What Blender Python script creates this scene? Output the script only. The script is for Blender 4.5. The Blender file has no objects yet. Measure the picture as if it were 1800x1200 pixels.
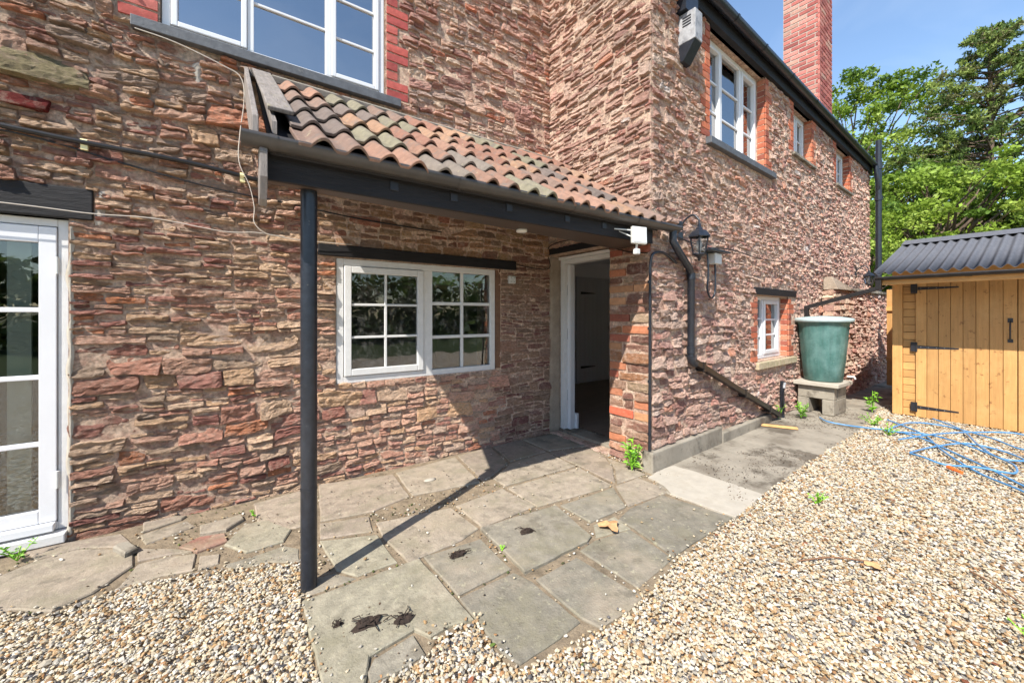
import bpy, bmesh, math, random
import numpy as np
from mathutils import Vector, Matrix
R = math.radians
scene = bpy.context.scene

# ------------------------------------------------------------------ camera, sky, sun, exposure
cam_d = bpy.data.cameras.new('camera'); cam = bpy.data.objects.new('camera', cam_d)
scene.collection.objects.link(cam); scene.camera = cam
cam.location = (0, 0, 1.33)
YAW = R(54.9)                                     # angle between the view and the front wall
cam.rotation_euler = (R(90), 0, YAW - R(90))
cam_d.sensor_width = 36; cam_d.lens = 14.0; cam_d.shift_y = -47 / 1800
cam_d.clip_start = 0.05; cam_d.clip_end = 2000

SUN = Vector((-2.15, -1.0, 2.55)).normalized()
world = bpy.data.worlds.new('World'); scene.world = world; world.use_nodes = True
wn = world.node_tree; bg = wn.nodes['Background']
sky = wn.nodes.new('ShaderNodeTexSky'); sky.sky_type = 'NISHITA'; sky.sun_disc = False
sky.sun_elevation = math.asin(SUN.z); sky.sun_rotation = math.atan2(SUN.x, SUN.y) % (2 * math.pi)
sky.air_density = 1.2; sky.dust_density = 0.3; sky.ozone_density = 3.0
_ct = wn.nodes.new('ShaderNodeTexCoord'); _cm = wn.nodes.new('ShaderNodeMapping'); _cm.inputs['Scale'].default_value = (1.2, 3.0, 5.0); _cm.inputs['Rotation'].default_value = (.3, .4, .5)
_cn = wn.nodes.new('ShaderNodeTexNoise'); _cn.inputs['Scale'].default_value = 1.6; _cn.inputs['Detail'].default_value = 7; _cn.inputs['Distortion'].default_value = .6
_cr = wn.nodes.new('ShaderNodeMapRange'); _cr.inputs[1].default_value = .48; _cr.inputs[2].default_value = .8; _cr.inputs[4].default_value = .16
_cx = wn.nodes.new('ShaderNodeMix'); _cx.data_type = 'RGBA'; _cx.inputs[7].default_value = (5.2, 5.6, 6.2, 1)
wn.links.new(_ct.outputs['Generated'], _cm.inputs[0]); wn.links.new(_cm.outputs[0], _cn.inputs['Vector']); wn.links.new(_cn.outputs[0], _cr.inputs[0]); wn.links.new(_cr.outputs[0], _cx.inputs[0])
wn.links.new(sky.outputs[0], _cx.inputs[6]); wn.links.new(_cx.outputs[2], bg.inputs[0]); bg.inputs[1].default_value = 0.145
sun_d = bpy.data.lights.new('sun', 'SUN'); sun_d.energy = 5.0; sun_d.angle = R(0.5); sun_d.color = (1, 0.95, 0.87)
sun = bpy.data.objects.new('sun', sun_d); scene.collection.objects.link(sun)
sun.rotation_euler = (-SUN).to_track_quat('-Z', 'Y').to_euler()
vs = scene.view_settings
vs.view_transform = 'Standard'; vs.look = 'None'; vs.gamma = 1; vs.use_curve_mapping = False
vs.exposure = 0.78
scene.cycles.max_bounces = 8; scene.cycles.diffuse_bounces = 7; scene.cycles.transparent_max_bounces = 8

rnd = random.Random(11)
C = scene.collection

# ------------------------------------------------------------------ helpers
def lin(c):
    return tuple(((v / 255) / 12.92 if v / 255 <= .04045 else ((v / 255 + .055) / 1.055) ** 2.4) for v in c)

def hash3(ix, iy, iz, seed=0):
    h = (ix.astype(np.int64) * 374761393 + iy.astype(np.int64) * 668265263 + iz.astype(np.int64) * 1442695041 + seed * 974634777) & 0xFFFFFFFF
    h = ((h ^ (h >> 13)) * 1274126177) & 0xFFFFFFFF
    h = (h ^ (h >> 16)) & 0xFFFFFFFF
    return h.astype(np.float64) / 0xFFFFFFFF

def noise3(x, y, z, seed=0):
    x = np.asarray(x, float); y = np.asarray(y, float) + 0 * x; z = np.asarray(z, float) + 0 * x
    xi, yi, zi = np.floor(x), np.floor(y), np.floor(z)
    fx, fy, fz = x - xi, y - yi, z - zi
    fx = fx * fx * (3 - 2 * fx); fy = fy * fy * (3 - 2 * fy); fz = fz * fz * (3 - 2 * fz)
    r = 0
    for dx in (0, 1):
        for dy in (0, 1):
            for dz in (0, 1):
                w = (fx if dx else 1 - fx) * (fy if dy else 1 - fy) * (fz if dz else 1 - fz)
                r = r + w * hash3(xi + dx, yi + dy, zi + dz, seed)
    return r * 2 - 1

def fbm(x, y, z, seed=0, octv=3):
    s = 0; a = 1; t = 0
    for o in range(octv):
        s = s + a * noise3(np.asarray(x) * 2 ** o, np.asarray(y) * 2 ** o, np.asarray(z) * 2 ** o, seed + o * 7); t += a; a *= .55
    return s / t

class Fr:                                        # a wall's own axes: u along it, z up, n outwards
    def __init__(s, O, U, N): s.O = np.array(O, float); s.U = np.array(U, float); s.N = np.array(N, float)
    def P(s, u, z, n=0.0):
        return s.O + s.U * u + s.N * n + np.array((0, 0, 1.0)) * z
    def PA(s, u, z, n):
        return s.O[None] + u[:, None] * s.U[None] + n[:, None] * s.N[None] + z[:, None] * np.array((0, 0, 1.0))[None]
FA = Fr((0, 3.452, 0), (1, 0, 0), (0, -1, 0))
FB = Fr((2.95, 3.452, 0), (0, -1, 0), (-1, 0, 0))
FC = Fr((2.95, 2.117, 0), (.99854, .0541, 0), (.0541, -.99854, 0))
FS = Fr((7.3, 1.5, 0), (0, -1, 0), (-1, 0, 0))
W0 = Fr((0, 0, 0), (1, 0, 0), (0, -1, 0))
CAMV = np.array((0, 0, 1.33))

class MB:
    def __init__(s): s.v = []; s.f = []; s.sm = []
    def add(s, vs_, fs_, smooth=False):
        o = len(s.v); s.v += [tuple(float(c) for c in p) for p in vs_]
        s.f += [tuple(i + o for i in f) for f in fs_]; s.sm += [smooth] * len(fs_); return s
    def hexa(s, p):                               # 8 corners: bottom 4 ccw, top 4 ccw
        return s.add(p, [(3, 2, 1, 0), (4, 5, 6, 7), (0, 1, 5, 4), (1, 2, 6, 5), (2, 3, 7, 6), (3, 0, 4, 7)])
    def fb(s, F, u0, u1, z0, z1, n0, n1):         # box in wall axes
        a, b = (n0, n1) if n0 > n1 else (n1, n0)
        return s.hexa([F.P(u0, z0, a), F.P(u1, z0, a), F.P(u1, z0, b), F.P(u0, z0, b), F.P(u0, z1, a), F.P(u1, z1, a), F.P(u1, z1, b), F.P(u0, z1, b)])
    def box(s, x0, x1, y0, y1, z0, z1):
        return s.hexa([(x0, y0, z0), (x1, y0, z0), (x1, y1, z0), (x0, y1, z0), (x0, y0, z1), (x1, y0, z1), (x1, y1, z1), (x0, y1, z1)])
    def bar(s, a, b, w, t, up=(0, 0, 1)):         # rectangular bar from a to b
        a = Vector(a); b = Vector(b); d = (b - a).normalized(); upv = Vector(up)
        sd = d.cross(upv).normalized(); u2 = sd.cross(d).normalized()
        q = [(-w / 2, -t / 2), (w / 2, -t / 2), (w / 2, t / 2), (-w / 2, t / 2)]
        A = [a + sd * x + u2 * y for x, y in q]; B = [b + sd * x + u2 * y for x, y in q]
        return s.add(A + B, [(3, 2, 1, 0), (4, 5, 6, 7), (0, 1, 5, 4), (1, 2, 6, 5), (2, 3, 7, 6), (3, 0, 4, 7)])
    def tube(s, pts, r, n=8, cap=True):
        pts = [Vector(p) for p in pts]; m = len(pts); rs = r if isinstance(r, (list, tuple)) else [r] * m
        vs_ = []; fs_ = []; side = None
        for i, p in enumerate(pts):
            d = (pts[min(i + 1, m - 1)] - pts[max(i - 1, 0)])
            d = d.normalized() if d.length > 1e-9 else Vector((0, 0, 1))
            if side is None:
                side = d.cross(Vector((0, 0, 1)))
                if side.length < .05: side = d.cross(Vector((1, 0, 0)))
            side = (side - d * side.dot(d)).normalized(); up = d.cross(side)
            for k in range(n):
                a = 2 * math.pi * k / n
                vs_.append(p + (side * math.cos(a) + up * math.sin(a)) * rs[i])
        for i in range(m - 1):
            for k in range(n):
                k2 = (k + 1) % n
                fs_.append((i * n + k2, i * n + k, (i + 1) * n + k, (i + 1) * n + k2))
        s.add(vs_, fs_, True)
        if cap:
            s.add([vs_[k] for k in range(n)], [tuple(range(n))]); s.add([vs_[(m - 1) * n + k] for k in range(n)], [tuple(reversed(range(n)))])
        return s
    def lathe(s, prof, c, n=16):                  # prof: (radius, z)
        vs_ = []; fs_ = []
        for r, z in prof:
            for k in range(n):
                a = 2 * math.pi * k / n; vs_.append((c[0] + r * math.cos(a), c[1] + r * math.sin(a), c[2] + z))
        for i in range(len(prof) - 1):
            for k in range(n):
                k2 = (k + 1) % n; fs_.append((i * n + k, i * n + k2, (i + 1) * n + k2, (i + 1) * n + k))
        return s.add(vs_, fs_, True)
    def poly(s, pts, z0, z1, ins=.004):           # prism with eased top edge, pts ccw in plan
        n = len(pts); P = [Vector((p[0], p[1])) for p in pts]
        ar = sum(P[i].x * P[(i + 1) % n].y - P[(i + 1) % n].x * P[i].y for i in range(n))
        if ar < 0: P.reverse()
        I = []
        for i in range(n):
            a = (P[i] - P[i - 1]); b = (P[(i + 1) % n] - P[i])
            a = a.normalized() if a.length > 1e-6 else b.normalized(); b = b.normalized() if b.length > 1e-6 else a
            nn = Vector((-(a + b).y, (a + b).x)); nn = nn.normalized() if nn.length > 1e-4 else Vector((-a.y, a.x))
            I.append(P[i] + nn * ins)
        vs_ = [(p.x, p.y, z0) for p in P] + [(p.x, p.y, z1 - ins) for p in P] + [(p.x, p.y, z1) for p in I]
        fs_ = [tuple(2 * n + i for i in range(n))]
        for i in range(n):
            j = (i + 1) % n; fs_ += [(i, j, n + j, n + i), (n + i, n + j, 2 * n + j, 2 * n + i)]
        return s.add(vs_, fs_)
    def build(s, name, mat, parent=None, label=None, bevel=0, kind=None):
        me = bpy.data.meshes.new(name); me.from_pydata(s.v, [], s.f)
        me.polygons.foreach_set('use_smooth', s.sm); me.validate(); me.materials.append(mat)
        return finish(name, me, parent, label, bevel, kind)

def finish(name, me, parent=None, label=None, bevel=0, kind=None):
    o = bpy.data.objects.new(name, me); C.objects.link(o)
    if parent is not None:
        o.parent = parent
        if parent.type == 'EMPTY': o.location = -parent.location
    if label: o['label'] = label
    if kind: o['kind'] = kind
    if bevel:
        m = o.modifiers.new('edge', 'BEVEL'); m.width = bevel; m.segments = 2; m.limit_method = 'ANGLE'; m.angle_limit = R(40)
    return o

def thing(name, label, cat, loc, group=None):
    o = bpy.data.objects.new(name, None); C.objects.link(o); o.empty_display_size = .1
    o.location = loc; o['label'] = label; o['category'] = cat
    if group: o['group'] = group
    return o
def tag(o, label, cat, group=None):
    o['label'] = label; o['category'] = cat
    if group: o['group'] = group
    return o

def np_mesh(name, V, Fq, col=None, mat=None, smooth=False, tri=False):
    k = 3 if tri else 4
    me = bpy.data.meshes.new(name); nv, nf = len(V), len(Fq)
    me.vertices.add(nv); me.vertices.foreach_set('co', np.asarray(V, np.float32).ravel())
    me.loops.add(nf * k); me.loops.foreach_set('vertex_index', np.asarray(Fq, np.int32).ravel())
    me.polygons.add(nf); me.polygons.foreach_set('loop_start', np.arange(nf, dtype=np.int32) * k)
    me.polygons.foreach_set('loop_total', np.full(nf, k, np.int32))
    me.polygons.foreach_set('use_smooth', np.full(nf, smooth))
    me.update(calc_edges=True)
    if col is not None:
        at = me.attributes.new('col', 'FLOAT_COLOR', 'POINT')
        c = np.ones((nv, 4), np.float32); c[:, :3] = col; at.data.foreach_set('color', c.ravel())
    if mat: me.materials.append(mat)
    return me

# ------------------------------------------------------------------ materials
def mat(name, col=(.5, .5, .5), rough=.6, metal=0, attr=False, noise=None, bump=None, bump2=None, orand=0, spec=.5, stretch=(1, 1, 1), col2=None, detail=6, stain=None):
    m = bpy.data.materials.new(name); m.use_nodes = True; nt = m.node_tree; N = nt.nodes; L = nt.links
    b = N['Principled BSDF']; b.inputs['Roughness'].default_value = rough; b.inputs['Metallic'].default_value = metal
    b.inputs['Specular IOR Level'].default_value = spec
    tc = N.new('ShaderNodeTexCoord'); mp = N.new('ShaderNodeMapping'); mp.inputs['Scale'].default_value = stretch
    L.new(tc.outputs['Object'], mp.inputs[0])
    if attr:
        a = N.new('ShaderNodeAttribute'); a.attribute_name = 'col'; cur = a.outputs['Color']
    else:
        rgb = N.new('ShaderNodeRGB'); rgb.outputs[0].default_value = (*col, 1); cur = rgb.outputs[0]
    if noise:                                     # (scale, amount) multiplies brightness, col2 mixes a second colour
        nz = N.new('ShaderNodeTexNoise'); nz.inputs['Scale'].default_value = noise[0]; nz.inputs['Detail'].default_value = detail
        nz.inputs['Roughness'].default_value = .65
        L.new(mp.outputs[0], nz.inputs['Vector'])
        if col2:
            rp = N.new('ShaderNodeMapRange'); rp.inputs[1].default_value = .42; rp.inputs[2].default_value = .62
            L.new(nz.outputs[0], rp.inputs[0])
            mx = N.new('ShaderNodeMix'); mx.data_type = 'RGBA'; mx.inputs[7].default_value = (*col2, 1)
            L.new(rp.outputs[0], mx.inputs[0]); L.new(cur, mx.inputs[6]); cur = mx.outputs[2]
            nz2 = N.new('ShaderNodeTexNoise'); nz2.inputs['Scale'].default_value = noise[0] * 3.7; nz2.inputs['Detail'].default_value = 5
            L.new(mp.outputs[0], nz2.inputs['Vector']); nz = nz2
        mr = N.new('ShaderNodeMapRange'); mr.inputs[1].default_value = .28; mr.inputs[2].default_value = .72
        mr.inputs[3].default_value = 1 - noise[1]; mr.inputs[4].default_value = 1 + noise[1]
        L.new(nz.outputs[0], mr.inputs[0])
        vm = N.new('ShaderNodeVectorMath'); vm.operation = 'SCALE'; L.new(cur, vm.inputs[0]); L.new(mr.outputs[0], vm.inputs['Scale']); cur = vm.outputs[0]
    if stain:                                     # (scale, low, high, colour, strength): blotches with their own edges
        for (sc_, lo, hi, sc_col, stg) in stain:
            nz3 = N.new('ShaderNodeTexNoise'); nz3.inputs['Scale'].default_value = sc_; nz3.inputs['Detail'].default_value = 7; nz3.inputs['Roughness'].default_value = .7
            L.new(tc.outputs['Object'], nz3.inputs['Vector'])
            r3 = N.new('ShaderNodeMapRange'); r3.inputs[1].default_value = lo; r3.inputs[2].default_value = hi; r3.inputs[4].default_value = stg
            L.new(nz3.outputs[0], r3.inputs[0])
            m3 = N.new('ShaderNodeMix'); m3.data_type = 'RGBA'; m3.inputs[7].default_value = (*sc_col, 1)
            L.new(r3.outputs[0], m3.inputs[0]); L.new(cur, m3.inputs[6]); cur = m3.outputs[2]
    if orand:
        oi = N.new('ShaderNodeObjectInfo'); mr2 = N.new('ShaderNodeMapRange'); mr2.inputs[3].default_value = 1 - orand; mr2.inputs[4].default_value = 1 + orand
        L.new(oi.outputs['Random'], mr2.inputs[0]); vm2 = N.new('ShaderNodeVectorMath'); vm2.operation = 'SCALE'
        L.new(cur, vm2.inputs[0]); L.new(mr2.outputs[0], vm2.inputs['Scale']); cur = vm2.outputs[0]
    L.new(cur, b.inputs['Base Color'])
    prev = None
    for bp in (bump, bump2):
        if bp:                                    # (scale, distance)
            nb = N.new('ShaderNodeTexNoise'); nb.inputs['Scale'].default_value = bp[0]; nb.inputs['Detail'].default_value = 8; nb.inputs['Roughness'].default_value = .7
            L.new(mp.outputs[0], nb.inputs['Vector'])
            bn = N.new('ShaderNodeBump'); bn.inputs['Distance'].default_value = bp[1]; bn.inputs['Strength'].default_value = 1
            L.new(nb.outputs[0], bn.inputs['Height'])
            if prev: L.new(prev, bn.inputs['Normal'])
            prev = bn.outputs[0]
    if prev: L.new(prev, b.inputs['Normal'])
    return m

def glass_mat(name, ior=1.9, tint=(.75, .8, .8), dirt=0.0):
    m = bpy.data.materials.new(name); m.use_nodes = True; nt = m.node_tree; N = nt.nodes; L = nt.links
    N.remove(N['Principled BSDF']); out = N['Material Output']
    fr = N.new('ShaderNodeFresnel'); fr.inputs[0].default_value = ior
    tr = N.new('ShaderNodeBsdfTransparent'); tr.inputs[0].default_value = (*tint, 1)
    gl = N.new('ShaderNodeBsdfGlossy'); gl.inputs['Roughness'].default_value = .01
    nz = N.new('ShaderNodeTexNoise'); nz.inputs['Scale'].default_value = 2.5; bn = N.new('ShaderNodeBump'); bn.inputs['Distance'].default_value = .0025
    tc = N.new('ShaderNodeTexCoord'); L.new(tc.outputs['Object'], nz.inputs[0]); L.new(nz.outputs[0], bn.inputs['Height']); L.new(bn.outputs[0], gl.inputs['Normal'])
    mx = N.new('ShaderNodeMixShader'); L.new(fr.outputs[0], mx.inputs[0]); L.new(tr.outputs[0], mx.inputs[1]); L.new(gl.outputs[0], mx.inputs[2])
    cur = mx.outputs[0]
    if dirt:
        df = N.new('ShaderNodeBsdfDiffuse'); df.inputs[0].default_value = (.45, .43, .4, 1)
        n2 = N.new('ShaderNodeTexNoise'); n2.inputs['Scale'].default_value = 14; n2.inputs['Detail'].default_value = 9; n2.inputs['Roughness'].default_value = .75; L.new(tc.outputs['Object'], n2.inputs[0])
        r = N.new('ShaderNodeMapRange'); r.inputs[1].default_value = .5; r.inputs[2].default_value = .75; r.inputs[3].default_value = .01; r.inputs[4].default_value = dirt; L.new(n2.outputs[0], r.inputs[0])
        m2 = N.new('ShaderNodeMixShader'); L.new(r.outputs[0], m2.inputs[0]); L.new(cur, m2.inputs[1]); L.new(df.outputs[0], m2.inputs[2]); cur = m2.outputs[0]
    L.new(cur, out.inputs[0])
    return m

M = {}
M['stone'] = mat('rubble_stone', attr=True, rough=.92, noise=(34, .4), bump=(60, .016), bump2=(240, .006), spec=.2, stretch=(1, 1, 2.2), stain=[(17, .5, .66, lin((226, 198, 176)), .55), (7, .56, .7, lin((176, 142, 126)), .5), (30, .6, .7, lin((116, 84, 76)), .5), (3, .6, .7, lin((170, 160, 140)), .4)])
M['mortar'] = mat('wall_mortar', lin((222, 194, 170)), .95, noise=(14, .35), bump=(50, .016), bump2=(200, .006), spec=.2, col2=lin((186, 150, 132)), stain=[(2.2, .55, .7, lin((206, 194, 178)), .5), (25, .6, .7, lin((130, 96, 84)), .5)])
M['brick'] = mat('red_brick', attr=True, rough=.85, noise=(30, .2), bump=(120, .003), spec=.25, stain=[(14, .6, .75, lin((190, 150, 130)), .35)])
M['upvc'] = mat('white_upvc', (.66, .66, .67), .35, noise=(3, .03), spec=.5)
M['paint'] = mat('white_paint', (.64, .63, .61), .5, noise=(22, .06), bump=(90, .0015), stain=[(26, .66, .74, (.38, .34, .28), .6)])
M['cream'] = mat('cream_timber', lin((226, 214, 182)), .6, noise=(10, .08), bump=(60, .001))
M['black_timber'] = mat('black_timber', (.014, .013, .014), .62, noise=(14, .35), bump=(30, .006), bump2=(160, .002), stretch=(.25, .25, 1.6), spec=.3, stain=[(30, .66, .74, (.08, .07, .06), .5)])
M['black_plastic'] = mat('black_plastic', (.018, .016, .016), .35, noise=(8, .3), spec=.35, stain=[(11, .55, .75, (.055, .048, .04), .5)])
M['gutter'] = mat('brown_black_gutter', (.05, .045, .042), .32, noise=(5, .25), spec=.5, stain=[(7, .5, .7, (.085, .075, .065), .5)])
M['black_iron'] = mat('black_painted_iron', (.016, .019, .026), .3, noise=(30, .4), bump=(80, .0015), stain=[(22, .66, .72, (.2, .19, .17), .6)])
M['soffit'] = mat('brown_soffit', lin((70, 58, 50)), .5, noise=(6, .25), stretch=(.3, 3, 3), bump=(40, .001))
M['weathered'] = mat('weathered_board', lin((126, 118, 112)), .85, noise=(18, .35), bump=(50, .005), stretch=(3, .5, .5), stain=[(24, .54, .66, lin((110, 96, 80)), .7), (12, .6, .7, lin((176, 172, 120)), .5)])
M['tile'] = mat('clay_tile', attr=True, rough=.88, noise=(20, .25), bump=(90, .004), spec=.25, stain=[(13, .53, .68, lin((112, 102, 95)), .85), (21, .6, .7, lin((168, 160, 128)), .5), (7, .54, .68, lin((104, 96, 90)), .7), (40, .58, .7, lin((90, 80, 74)), .5)])
M['slate_sill'] = mat('grey_slate_sill', lin((84, 86, 90)), .6, noise=(20, .3), bump=(60, .003), stain=[(18, .58, .7, lin((140, 138, 130)), .5)])
M['stone_sill'] = mat('stone_sill', lin((176, 160, 132)), .85, noise=(20, .25), bump=(60, .003), stain=[(16, .5, .66, lin((138, 136, 92)), .7)])
M['concrete'] = mat('concrete', lin((152, 144, 130)), .92, noise=(7, .25), bump=(120, .003), bump2=(30, .004), spec=.2, stain=[(3.5, .46, .62, lin((112, 104, 92)), .85), (1.6, .53, .60, lin((84, 76, 66)), .75), (9, .6, .72, lin((98, 90, 80)), .7)])
M['cement'] = mat('pale_cement', lin((170, 162, 148)), .9, noise=(9, .12), bump=(90, .002), stain=[(5, .52, .7, lin((160, 150, 134)), .7), (25, .58, .7, lin((150, 138, 120)), .5)])
M['plaster'] = mat('rough_plaster', lin((164, 148, 130)), .95, noise=(9, .2), bump=(40, .01), bump2=(160, .003), stain=[(4, .5, .7, lin((134, 118, 102)), .7)])
M['flag'] = mat('flagstone', attr=True, rough=.9, noise=(14, .28), bump=(70, .005), bump2=(9, .008), spec=.22, stain=[(22, .58, .66, lin((180, 174, 146)), .5), (3.2, .48, .64, lin((126, 120, 98)), .6), (1.3, .5, .65, lin((170, 154, 134)), .5), (55, .62, .68, lin((92, 86, 76)), .6), (6, .56, .66, lin((100, 94, 82)), .6), (2.1, .58, .64, lin((98, 90, 78)), .45)])
M['soil'] = mat('sandy_joint', lin((138, 122, 100)), .98, noise=(16, .35), bump=(60, .012), bump2=(200, .004), stain=[(7, .52, .66, lin((96, 84, 66)), .7)])
M['ground'] = mat('ground_soil', lin((120, 116, 84)), .98, noise=(3, .3), bump=(20, .02))
M['pebble'] = mat('pebble', attr=True, rough=.62, noise=(60, .18), spec=.35)
M['timber'] = mat('honey_timber', lin((190, 144, 88)), .55, noise=(9, .17), bump=(40, .0012), stretch=(5, 5, .35), orand=.16, spec=.4, stain=[(14, .60, .64, lin((126, 82, 46)), .7), (4, .5, .7, lin((206, 164, 108)), .5)])
M['timber_h'] = mat('honey_timber_flat', lin((188, 142, 86)), .55, noise=(9, .17), bump=(40, .0012), stretch=(5, .35, 5), orand=.16, spec=.4, stain=[(11, .665, .70, lin((120, 72, 34)), .75), (4, .5, .7, lin((222, 172, 104)), .45)])
M['onduline'] = mat('bitumen_sheet', lin((92, 93, 98)), .8, noise=(30, .2), bump=(200, .002), spec=.3)
M['hinge'] = mat('black_hinge', (.02, .02, .025), .4)
M['butt'] = mat('green_plastic', lin((66, 104, 98)), .45, noise=(9, .28), stretch=(2.2, 2.2, .18), stain=[(6, .45, .66, lin((112, 142, 138)), .5), (28, .62, .7, lin((150, 170, 160)), .4)])
M['lid'] = mat('faded_lid', lin((160, 176, 176)), .65, noise=(9, .14), stain=[(10, .52, .68, lin((170, 182, 176)), .6)])
M['glass'] = glass_mat('window_glass', 6.0, (.6, .68, .72)); M['glass_door'] = glass_mat('door_glass', 1.9, (.85, .87, .85))
M['glass_old'] = glass_mat('old_window_glass', 1.75, (.8, .8, .78), .22)
M['lampglass'] = glass_mat('lantern_glass', 1.6, (.9, .92, .95), .9)
M['room'] = mat('room_wall', lin((150, 142, 134)), .9)
M['hall'] = mat('hall_wall', lin((238, 238, 242)), .8)
M['idoor'] = mat('inner_door_paint', lin((206, 206, 212)), .6)
M['hallfloor'] = mat('hall_floor', lin((128, 112, 100)), .5, noise=(6, .3), stretch=(.5, 4, 1))
M['blind'] = mat('white_blind', lin((214, 218, 206)), .8)
M['greencloth'] = mat('green_cloth', lin((150, 190, 130)), .85)
M['wplastic'] = mat('white_plastic', (.58, .58, .55), .4, noise=(30, .06))
M['cablegrey'] = mat('grey_cable', lin((186, 176, 164)), .6)
M['yellow'] = mat('cream_clip', lin((222, 212, 160)), .6)
M['hose'] = mat('blue_hose', lin((78, 134, 180)), .35, noise=(20, .15))
M['orange'] = mat('orange_plastic', lin((226, 110, 50)), .4)
M['leaf'] = mat('leaf', attr=True, rough=.55, spec=.3)
M['bark'] = mat('bark', lin((104, 88, 74)), .95, noise=(12, .3), bump=(18, .03), stretch=(1, 1, .25))
M['dark'] = mat('dark_moss', lin((52, 40, 32)), .95, noise=(40, .5), bump=(120, .006))
M['drysoft'] = mat('dry_leaf', lin((196, 150, 104)), .8, noise=(40, .25))
M['twig'] = mat('twig', lin((128, 92, 66)), .9, noise=(40, .3))
M['putty'] = mat('grey_mortar', lin((168, 158, 146)), .95, noise=(14, .2), bump=(60, .008))
M['metal_grey'] = mat('weathered_grey_metal', lin((150, 150, 152)), .6, noise=(16, .35), bump=(60, .001), stain=[(9, .5, .64, lin((84, 86, 92)), .75)])
M['lead'] = mat('lead_flashing', lin((92, 84, 76)), .7, noise=(20, .4), bump=(40, .006))
M['roof'] = mat('roof_slope', lin((120, 82, 66)), .9, noise=(8, .3))
M['offcut'] = mat('wood_offcut', lin((206, 160, 104)), .8, noise=(20, .2))
# leaves let some light through
_nt = M['leaf'].node_tree; _b = _nt.nodes['Principled BSDF']
_tr = _nt.nodes.new('ShaderNodeBsdfTranslucent'); _mx = _nt.nodes.new('ShaderNodeMixShader'); _mx.inputs[0].default_value = .35
_nt.links.new(_b.inputs['Base Color'].links[0].from_socket, _tr.inputs[0]); _nt.links.new(_b.outputs[0], _mx.inputs[1]); _nt.links.new(_tr.outputs[0], _mx.inputs[2])
_nt.links.new(_mx.outputs[0], _nt.nodes['Material Output'].inputs[0])
# faces of the tile material etc. keep their own colours through the 'col' attribute
# ------------------------------------------------------------------ masonry: stones and bricks laid one by one
PAL = {
 'warm': [((196,156,130),5),((184,136,112),4),((150,96,82),1.5),((166,116,98),2),((208,178,146),4),((198,162,122),2),((168,148,128),2),((184,114,76),.8)],
 'lowleft': [((194,152,126),5),((176,122,98),3.2),((140,82,70),1.5),((210,180,146),4),((198,164,124),3),((170,150,124),2.6),((196,122,74),.7),((158,102,86),1.8)],
 'thin': [((150,118,96),4),((112,60,54),2.4),((130,90,76),3),((158,130,104),3),((134,112,88),3)],
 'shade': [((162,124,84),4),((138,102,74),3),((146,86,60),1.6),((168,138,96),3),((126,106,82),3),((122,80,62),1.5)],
 'small': [((178,138,120),5),((146,98,86),2.2),((196,162,138),3),((158,114,102),3),((204,184,160),1.5),((186,110,78),.7),((164,144,130),2.5),((124,78,72),1)],
 'wing': [((184,152,134),5),((164,128,114),4),((194,168,150),3),((144,108,98),2),((194,176,158),1.0),((172,152,136),2.5),((182,128,102),.6),((200,192,184),.12),((156,106,94),1)],
 'pier': [((168,132,110),3),((150,110,94),3),((172,124,92),1.6),((136,98,86),2),((180,154,128),2.2)],
 'garden': [((184,152,128),4),((162,124,110),3),((192,170,144),3),((146,106,94),2),((198,182,158),1.5)],
}
BRK = {'orange': [((178,104,76),3),((162,90,66),3),((186,120,92),2),((142,80,64),2)],
       'pier': [((166,108,80),3),((140,84,68),3),((170,126,92),2),((186,92,66),1)],
       'red': [((166,84,76),3),((152,72,68),3),((176,98,88),2),((144,66,62),1.4)],
       'chim': [((182,112,102),3),((168,98,90),3),((192,128,116),2),((154,84,78),1.5),((182,140,124),1)]}
def pick(p, g0=1.0):
    t = rnd.random() * sum(w for _, w in p)
    for c, w in p:
        t -= w
        if t <= 0: break
    c = lin(c)
    if g0 > 1.25: c = tuple(v * .7 + w * .3 for v, w in zip(c, lin((174, 138, 126))))   # the whole wall shares one dusty tone
    k = rnd.uniform(.9, 1.2) * g0; g = rnd.uniform(-.03, .06)
    m_ = sum(c) / 3
    return tuple((v * (1 - g) + m_ * g) * k for v in c)

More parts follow.
